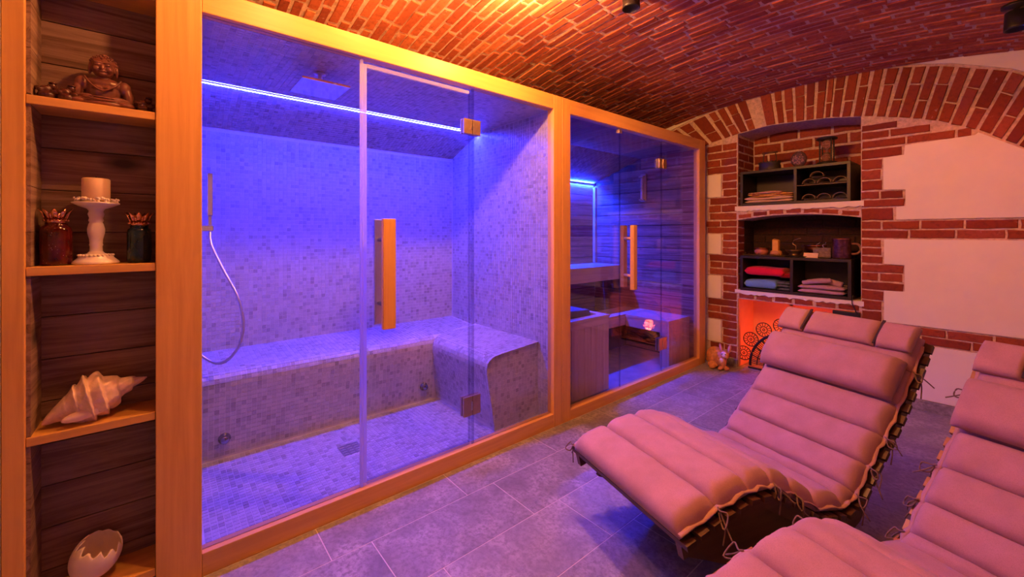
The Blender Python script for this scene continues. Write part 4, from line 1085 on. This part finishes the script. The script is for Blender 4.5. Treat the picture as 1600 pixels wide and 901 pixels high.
rob = towel('folded_bathrobe', 'mauve folded bathrobe in the right lower compartment', 'bathrobe', .765, 1.095, 4.30, 4.56, .783, .858, MAUVE, 2, 8)
b_ = MB(); b_.tube(smooth_path([(.80, 4.32, .868), (.87, 4.315, .885), (.94, 4.32, .895), (1.0, 4.33, .905)], 5), [.020]*15+[.014], 10); b_.tube(smooth_path([(.82, 4.38, .87), (.95, 4.38, .89), (1.07, 4.36, .868)], 5), .026, 10)
b_.build('collar_roll', MAUVE, rob, True)
# slippers
FELT = fabric('dark_slipper_felt', (.055, .045, .05)); FELT2 = fabric('slipper_strap_felt', (.24, .19, .16))
def slipper(x, z, label, rx=0.0, dy=0.0):
    t = thing('slipper', label, 'slipper', (x, 4.34+dy, z), 0, 'dark slippers in the upper shelf box')
    P = []
    for i in range(24):
        a = 2*PI*i/24; P.append((.043*math.cos(a)*(1+.12*math.sin(a)), .10*math.sin(a)+.06))
    so = MB().prism(P, 2, 0.001, .014).build('sole', FELT, t, False, True, bevel=.003)
    vv = []; ff = []; nu, nv = 10, 12
    for i in range(nu+1):
        y = .0+.085*i/nu
        for j in range(nv+1):
            a = PI*j/nv; w_ = .046; vv.append((w_*math.cos(a), y+.01*math.sin(a), .012+(.042-.010*i/nu)*math.sin(a)))
    for i in range(nu):
        for j in range(nv): ff.append((i*(nv+1)+j, i*(nv+1)+j+1, (i+1)*(nv+1)+j+1, (i+1)*(nv+1)+j))
    o = mesh_obj('strap', vv, ff, FELT2, t, True, True); md = o.modifiers.new('solid', 'SOLIDIFY'); md.thickness = .004
    t.rotation_euler = (rx, 0, rnd(-.12, .12)); return t
for k, (x, nm) in enumerate(((.835, 'leftmost'), (.945, 'middle'), (1.055, 'rightmost'))):
    slipper(x, 1.592, 'dark felt slipper on the lower slipper row, %s of three' % nm)
    slipper(x, 1.727, 'dark felt slipper on the upper slipper row, %s of three' % nm)
o = slipper(.895, 1.784, 'dark felt slipper stacked on top of the upper slipper row', 0.1)
# antique iron, geode, hourglass on the upper box (top z 1.895)
IRONM = plain('cast_iron', (.055, .045, .035), .5, .6, var=.3, nscale=40, bstr=.3)
ir = thing('charcoal_iron', 'antique round iron pot with arched handle on upper box', 'iron', (.52, 4.37, 1.896))
MB().lathe([(0, .001), (.086, .001), (.090, .01), (.088, .060), (.094, .064), (.094, .074), (.06, .080), (0, .084)], n=30, sy=.6).build('pot_body', IRONM, ir, True, True)
b_ = MB()
for i in range(16):
    a = 2*PI*i/16; b_.ball((.088*math.cos(a), .053*math.sin(a), .078), .006, 6, 4)
b_.build('rim_studs', IRONM, ir, True, True)
MB().tube(smooth_path([(-.055, 0, .078), (-.052, 0, .12), (-.045, 0, .158)], 5), .004, 8).tube(smooth_path([(.055, 0, .078), (.055, 0, .12), (.05, 0, .158)], 5), .004, 8).build('handle_post', IRONM, ir, True, True)
MB().tube([(-.06, 0, .163), (0, 0, .167), (.066, 0, .165)], .010, 10).build('handle_grip', DARKWOOD, ir, True, True)
ge_ = thing('agate_geode', 'standing dark geode with sparkling crystal face', 'geode', (.755, 4.37, 1.896))
b_ = MB(); b_.ball((0, 0, .070), (.062, .034, .072), 22, 16)
GEO = plain('geode_rind', (.10, .055, .045), .6, var=.4, nscale=60, bstr=.6)
o = b_.build('rind', GEO, ge_, True, True)
cr = MB()
for i in range(70):
    a = rnd(0, 2*PI); rr = math.sqrt(random.random()); x, z = .043*rr*math.cos(a), .068+.050*rr*math.sin(a); s = rnd(.004, .009)
    y = -.034*math.sqrt(max(0.05, 1-(x/.062)**2-((z-.07)/.072)**2))
    q = Vector((x, y, z)); n0 = len(cr.v); ax = rnd(0, 2)
    for k in range(5): cr.v.append((q.x+s*math.cos(ax+k*2*PI/5), q.y+.004, q.z+s*math.sin(ax+k*2*PI/5)))
    cr.v.append((q.x+rnd(-.004, .004), q.y-s*.9, q.z+rnd(-.004, .004)))
    cr.f += [(n0+k, n0+(k+1) % 5, n0+5) for k in range(5)]
cr.build('crystals', plain('geode_crystal', (.50, .30, .24), .08, var=.5, nscale=90), ge_, local=True, kind='stuff')
hg = thing('hourglass', 'black framed hourglass on the right of upper box', 'hourglass', (.958, 4.38, 1.896))
for z_ in (.001, .212): MB().lathe([(0, z_), (.070, z_), (.074, z_+.004), (.074, z_+.013), (.066, z_+.019), (0, z_+.019)], n=28).build('end_disc', BLACKM, hg, True, True)
for k in range(4):
    a = PI/4+k*PI/2; pp = [(.0055, .018)]
    for i in range(9): pp += [(.0075, .025+i*.021), (.0045, .035+i*.021)]
    pp.append((.0055, .213)); MB().lathe(pp, c=(.057*math.cos(a), .057*math.sin(a), 0), n=8).build('turned_post', BLACKM, hg, True, True)
HGG = plain('hourglass_glass', (.75, .55, .5), .05, var=.02, **{'Transmission Weight': .85})
MB().lathe([(.004, .022), (.032, .03), (.038, .06), (.026, .095), (.006, .116), (.026, .137), (.038, .172), (.032, .202), (.004, .21)], n=24).build('glass_bulb', HGG, hg, True, True)
MB().lathe([(0, .025), (.028, .032), (.022, .05), (0, .066)], n=20).build('sand', plain('sand', (.55, .25, .14), .9), hg, True, True)
# on the lower box (top z 1.090)
COPPER = plain('copper', (.72, .27, .12), .28, 1.0, var=.12, nscale=25)
ZL = 1.091
gar = thing('leaf_garland', 'dried leaf garland on the left of the lower box', 'garland', (.42, 4.35, ZL))
LEAF = plain('dried_leaf', (.16, .11, .03), .6, var=.5, nscale=60)
b_ = MB(); pth = smooth_path([(.30, 4.33, ZL+.006), (.38, 4.34, ZL+.008), (.47, 4.33, ZL+.006), (.58, 4.35, ZL+.007), (.66, 4.34, ZL+.006)], 6); b_.tube(pth, .003, 5); b_.build('twig', LEAF, gar, True)
b_ = MB()
for i in range(80):
    p = Vector(random.choice(pth))+Vector((rnd(-.02, .02), rnd(-.025, .02), rnd(.0, .012))); L_2 = rnd(.012, .022); a = rnd(0, 6.28); d = Vector((math.cos(a), math.sin(a), rnd(-.1, .5))).normalized(); sd = d.cross(Vector((0, 0, 1))).normalized()*L_2*.35; n0 = len(b_.v)
    b_.v += [tuple(p), tuple(p+d*L_2*.5+sd+Vector((0, 0, .003))), tuple(p+d*L_2), tuple(p+d*L_2*.5-sd+Vector((0, 0, .003)))]; b_.f.append((n0, n0+1, n0+2, n0+3))
b_.build('leaves', LEAF, gar, kind='stuff')
pt = thing('clay_pot', 'small terracotta tealight pot near the yellow candle', 'pot', (.435, 4.42, ZL))
MB().lathe([(0, .001), (.040, .001), (.055, .02), (.060, .045), (.050, .058), (.056, .066), (.062, .070), (.056, .074), (.045, .066), (0, .06)], n=28).build('pot_body', plain('terracotta', (.45, .16, .06), .5, var=.2), pt, True, True)
MB().lathe([(.057, .066), (.064, .066), (.064, .074), (.057, .074)], n=28).build('rim', COPPER, pt, True, True)
yc = thing('block_candle', 'yellow slanted block candle in a shell-shaped holder', 'candle', (.565, 4.40, ZL))
MB().hexa([(-.026, -.026, .04), (.026, -.026, .04), (.026, .026, .04), (-.026, .026, .04), (-.026, -.026, .155), (.026, -.026, .145), (.026, .026, .15), (-.026, .026, .165)]).build('wax_body', plain('yellow_wax', (.72, .40, .06), .5, var=.1), yc, local=True, bevel=.006)
MB().lathe([(0, .001), (.045, .001), (.052, .02), (.046, .045), (.030, .056), (0, .058)], n=24, sx=1.0, sy=.7).build('holder', plain('ochre_clay', (.50, .24, .05), .5, var=.2), yc, True, True)
bw = thing('incense_bowl', 'dark footed bowl with a curled metal stem', 'bowl', (.715, 4.39, ZL+.012))
MB().lathe([(0, 0), (.045, .0005), (.045, .006), (.036, .012), (.062, .035), (.072, .052), (.068, .053), (.055, .038), (0, .03)], n=28).build('bowl_body', plain('dark_brass', (.16, .11, .06), .35, .8, var=.2), bw, True, True)
MB().tube(smooth_path([(.01, 0, .04), (.012, 0, .085), (-.012, 0, .105), (-.005, 0, .135), (.03, 0, .152), (.05, 0, .155)], 6), .0035, 6).build('curled_stem', plain('dull_brass', (.35, .24, .13), .3, .9), bw, True, True)
tr = thing('dark_tray', 'flat round dark tray under the incense bowl', 'tray', (.74, 4.385, ZL))
MB().lathe([(0, .001), (.095, .001), (.100, .009), (.096, .010), (.090, .005), (0, .005)], n=32).build('tray_body', BLACKM, tr, True, True)
MB().lathe([(.098, .007), (.102, .008), (.100, .011)], n=32).build('tray_rim', BLACKM, tr, True, True)
cp = thing('copper_bowl', 'shiny copper footed bowl in the middle of lower box', 'bowl', (.835, 4.545, ZL))
MB().lathe([(0, .001), (.060, .001), (.062, .008), (.050, .016), (.050, .030), (.074, .050), (.082, .080), (.080, .096), (.088, .100), (.086, .104), (.076, .098), (0, .06)], n=32).build('bowl_body', COPPER, cp, True, True)
MB().lathe([(.084, .097), (.092, .099), (.090, .106)], n=32).build('bowl_rim', COPPER, cp, True, True)
cdn = tag(MB().hexa([(.80, 4.325, ZL), (.905, 4.33, ZL), (.905, 4.335, ZL), (.80, 4.335, ZL), (.80, 4.345, ZL+.042), (.905, 4.35, ZL+.040), (.905, 4.353, ZL+.040), (.80, 4.348, ZL+.042)]).build('paper_card', plain('cream_card', (.72, .58, .42), .8)), 'small cream paper card leaning by the copper bowl', 'card')
sx_ = thing('stone_box', 'grey rough stone box left of the dark mug', 'box', (.927, 4.40, ZL))
MB().box(-.065, .065, -.045, .045, .001, .088).build('stone_body', plain('rough_stone', (.20, .155, .15), .8, var=.35, nscale=60, bstr=.6), sx_, local=True, bevel=.010)
MB().tube(smooth_path([(-.04, 0, .085), (-.05, 0, .11), (-.03, 0, .125), (-.02, 0, .135)], 5), .003, 6).tube(smooth_path([(.01, 0, .085), (-.005, 0, .11), (.015, 0, .12), (.02, 0, .135)], 5), .003, 6).build('wire_handles', STEEL, sx_, True, True)
mg = thing('metal_mug', 'tall hammered dark copper mug on the right of lower box', 'mug', (1.062, 4.37, ZL))
MUGM = plain('dark_copper', (.22, .10, .07), .35, .9, var=.4, nscale=45, bstr=.35)
MB().lathe([(0, .001), (.062, .001), (.064, .006), (.064, .160), (.067, .165), (.060, .166), (.058, .02), (0, .012)], n=32).build('mug_body', MUGM, mg, True, True)
MB().tube([(.064*math.cos(i*PI/12), .064*math.sin(i*PI/12), .165) for i in range(24)], .004, 6, True).build('mug_rim', COPPER, mg, True, True)
MB().tube(smooth_path([(.060, .02, .125), (.10, .05, .12), (.115, .06, .08), (.095, .05, .045), (.060, .02, .04)], 6), .009, 8).build('mug_handle', plain('pink_stone', (.35, .18, .15), .5), mg, True, True)

# fireplace: glowing lining, relief, screen
FPAINT = plain('hearth_paint', (.62, .30, .17), .7, var=.08, nscale=6)
fpb = MB().box(NX0+.001, NX0+.006, 4.32, YN-.005, .001, .667).box(NX0+.006, NX1-.002, YN-.02, YN-.008, .001, .667).build('hearth_lining', FPAINT, wall)
rl = MB()
for (x0, x1, z0, z1) in ((.60, 1.12, .60, .625), (.60, .625, .20, .625), (1.095, 1.12, .20, .625)): rl.box(x0, x1, YN-.035, YN-.02, z0, z1)
rl.tube([(.86+.13*math.cos(i*PI/10), YN-.026, .42+.13*math.sin(i*PI/10)) for i in range(20)], .012, 8, True)
rl.tube([(.86+.06*math.cos(i*PI/8), YN-.026, .42+.06*math.sin(i*PI/8)) for i in range(16)], .010, 8, True)
rl.build('hearth_relief', FPAINT, wall)
fs = thing('fan_screen', 'black metal fan-shaped fire screen with lacy rosettes', 'fire screen', (.70, 4.36, 0))
CX, CZ, FY = .70, .045, 4.36
def arc_pts(r, a0, a1, n=40): return [(CX+r*math.cos(a0+(a1-a0)*i/n), FY, CZ+r*math.sin(a0+(a1-a0)*i/n)) for i in range(n+1)]
MB().tube(arc_pts(.345, -.05, PI+.05), .012, 8).build('outer_band', BLACKM, fs, True)
b_ = MB()
for r in (.09, .16, .225, .285): b_.tube(arc_pts(r, 0, PI), .005, 6)
for k in range(1, 12):
    a = PI*k/12; b_.tube(smooth_path([(CX+.03*math.cos(a), FY, CZ+.03*math.sin(a)), (CX+.19*math.cos(a+.06), FY, CZ+.19*math.sin(a+.06)), (CX+.34*math.cos(a), FY, CZ+.34*math.sin(a))], 5), .006, 6)
b_.build('ribs', BLACKM, fs, True)
b_ = MB()
for k in range(56):
    a = PI*(k+.5)/56
    for (r0, r1) in ((.165, .225), (.228, .285), (.288, .34)): b_.tube([(CX+r0*math.cos(a), FY, CZ+r0*math.sin(a)), (CX+r1*math.cos(a), FY, CZ+r1*math.sin(a))], .0032, 4)
b_.build('fine_bars', BLACKM, fs, kind='stuff')
for k in range(8):
    a = .22+(PI-.44)*k/7; cx, cz = CX+.412*math.cos(a), CZ+.412*math.sin(a); b_ = MB()
    b_.tube([(cx+.066*math.cos(i*PI/12), FY, cz+.066*math.sin(i*PI/12)) for i in range(24)], .0045, 6, True)
    b_.tube([(cx+.030*math.cos(i*PI/8), FY, cz+.030*math.sin(i*PI/8)) for i in range(16)], .0035, 5, True)
    b_.tube([(cx+.010*math.cos(i*PI/4), FY, cz+.010*math.sin(i*PI/4)) for i in range(8)], .004, 5, True)
    for i in range(14):
        aa = i*2*PI/14; b_.tube([(cx+.032*math.cos(aa), FY, cz+.032*math.sin(aa)), (cx+.064*math.cos(aa), FY, cz+.064*math.sin(aa))], .0028, 4)
    b_.build('rosette', BLACKM, fs, True)
MB().box(CX-.36, CX+.36, FY-.012, FY+.012, .0, .016).build('foot_bar', BLACKM, fs, bevel=.003)
# glowing lamp behind the screen
gl_ = thing('hearth_lamp', 'glowing orange lamp standing behind the fan screen', 'lamp', (.74, 4.52, 0))
MB().lathe([(0, .003), (.07, .003), (.075, .012), (.07, .02), (0, .02)], n=24).build('lamp_base', DARKWOOD, gl_, True, True)
b_ = MB(); b_.lathe([(0, .02), (.05, .021), (.065, .06), (.060, .12), (.045, .17), (.02, .20), (0, .205)], n=16)
b_.v = [(x*rnd(.93, 1.07), y*rnd(.93, 1.07), z) for x, y, z in b_.v]
b_.build('lamp_body', emit('hearth_glow', (1.0, .20, .05), 1.3), gl_, False, True)
pl_ = bpy.data.lights.new('hearth_light', 'POINT'); pl_.energy = FIRE_P; pl_.color = FIRE_COL; pl_.shadow_soft_size = .06
plo = put(bpy.data.objects.new('hearth_light', pl_), gl_); plo.location = (-.02, -.10, .22)
# cable and black flue damper at right of the hearth
fd = MB().box(1.02, 1.20, 4.275, 4.30, .575, .665).build('flue_damper', BLACKM, bevel=.004); tag(fd, 'black metal damper plate at the hearth corner', 'damper')
cbl = MB().tube(smooth_path([(1.155, 4.275, .80), (1.15, 4.272, .74), (1.165, 4.270, .70), (1.18, 4.268, .66)], 6), .004, 6).build('black_cable', BLACKM, None, True); tag(cbl, 'thin black cable hanging from the lower shelf box', 'cable')
# animal figurine on the floor
sq = thing('animal_figurine', 'orange-brown crouching rabbit figurine with upright ears on the floor', 'figurine', (.145, 4.13, 0))
FUR = plain('figurine_fur', (.55, .24, .07), .6, var=.3, nscale=45, bstr=.4)
b_ = MB(); b_.ball((-.03, .03, .10), (.085, .075, .095), rot=rotm(y=-.15)); b_.ball((-.05, .05, .07), (.07, .06, .07)); b_.ball((.04, -.01, .09), (.05, .05, .075)); b_.ball((.075, -.02, .145), (.042, .040, .042)); b_.ball((.10, -.045, .135), (.022, .022, .02))
b_.ball((-.03, -.035, .03), (.05, .03, .032)); b_.ball((-.02, -.065, .018), (.028, .035, .018)); b_.ball((.055, -.06, .02), (.020, .035, .019)); b_.ball((.10, -.03, .02), (.020, .035, .019)); b_.ball((.07, -.04, .07), (.03, .03, .05)); b_.ball((-.10, .05, .05), (.03, .03, .03))
o = b_.build('body', FUR, sq, True, True); remesh(o, .005, 4)
for (ex, ey, rz) in ((.045, -.005, -.25), (.105, -.005, .22)):
    b_ = MB(); b_.ball((0, 0, .035), (.016, .009, .045)); o = b_.build('ear', FUR, sq, True, True); o.location = (ex, ey, .165); o.rotation_euler = (0, rz, 0)
    b_ = MB(); b_.ball((0, -.006, .035), (.010, .005, .032)); o2 = b_.build('inner_ear', plain('inner_ear', (.60, .28, .25), .7), o, True, True)
MB().ball((.082, -.046, .150), (.028, .017, .028)).build('muzzle_patch', plain('white_fur', (.75, .62, .55), .7), sq, True, True)
MB().ball((.070, -.062, .158), .006, 8, 6).ball((.100, -.056, .158), .006, 8, 6).build('eyes', DARKGLOSS, sq, True, True)
MB().ball((.062, -.050, .085), (.028, .02, .03)).build('chest_patch', plain('cream_fur', (.65, .45, .30), .7), sq, True, True)

# ==================================================================== CEILING LAMPS
BULB_A = emit('bulb_a', (1.0, .72, .36), 45.0); BULB_B = emit('bulb_b', (1.0, .45, .28), 12.0)
def ceiling_lamp(label, x, y, drop, kind, power, col, aim=None, spot=2.5, rad=.05, bulb=BULB_B):
    z = vz(x)-.012
    t = thing('ceiling_lamp', label, 'lamp', (x, y, z))
    MB().lathe([(0, 0), (.055, 0), (.055, -.014), (.012, -.020), (.012, -drop+.09)], n=24).build('canopy', BLACKM, t, True, True)
    MB().lathe([(.020, -drop+.098), (.042, -drop+.092), (.046, -drop+.012), (.047, -drop), (.042, -drop), (.040, -drop+.075), (0, -drop+.082)], n=24).build('lamp_shade', BLACKM, t, True, True)
    MB().ball((0, 0, -drop+.066), (.026, .026, .012), 14, 8).build('bulb', bulb, t, True, True)
    ld = bpy.data.lights.new('lamp_light', kind); ld.energy = power; ld.color = col; ld.shadow_soft_size = rad
    if kind == 'SPOT': ld.spot_size = spot; ld.spot_blend = .55
    lo = put(bpy.data.objects.new('lamp_light', ld), t); lo.location = (0, 0, -drop-.03)
    if aim is not None:
        d = Vector(aim)-(Vector((x, y, z))+Vector(lo.location)); lo.rotation_euler = d.to_track_quat('-Z', 'Y').to_euler()
    return t
# open-bulb lamps by the cabin front; third one added to brighten vault, header
for lab_, xx_, yy_, pw_ in (('bright warm lamp under the bricks above the steam room door', .47, 1.40, POW_A), ('bright warm lamp under the bricks above the wide post, outside the view', .50, .42, POW_A*.38), ('added unseen lamp above the steam room header, brightening vault and frame', .20, .80, POW_A*.22)):
    la_ = thing('vault_lamp', lab_, 'lamp', (xx_, yy_, vz(xx_)-.012))
    MB().lathe([(0, 0), (.05, 0), (.05, -.012), (.010, -.018), (.010, -.04)], n=20).build('canopy', BLACKM, la_, True, True)
    MB().ball((0, 0, -.062), (.032, .032, .028), 16, 10).build('bulb', BULB_A, la_, True, True)
    ld = bpy.data.lights.new('lamp_light', 'POINT'); ld.energy = pw_; ld.color = WARM_A; ld.shadow_soft_size = .035
    lo = put(bpy.data.objects.new('lamp_light', ld), la_); lo.location = (0, 0, -.095)
ceiling_lamp('black ceiling spot at the top edge above the brick vault', .670, 1.91, .088, 'SPOT', POW_A*.42, WARM_A, (.30, 4.3, .85), 1.6)
ceiling_lamp('black pendant spot at the upper right corner of the vault', 1.99, 3.40, .13, 'SPOT', POW_C, WARM_B, (1.65, 4.3, .65), 2.0)
ceiling_lamp('black ceiling spot overhead between the loungers, outside the view', 1.30, .50, .12, 'SPOT', POW_B, WARM_B, (1.6, 2.8, .5), 2.6)
ceiling_lamp('added unseen spot over the right-hand lounger, brightening the back wall', 2.75, 1.5, .12, 'SPOT', POW_B*.9, WARM_B, (1.55, 4.3, .42), .66)  # added narrow spot, lifts the lower plaster of the back wall
ceiling_lamp('added unseen weak fill spot near the display shelves', .95, -.35, .12, 'SPOT', POW_B*.10, WARM_B, (.6, .9, .3), 2.5)  # extra faint fill, no lamp known here
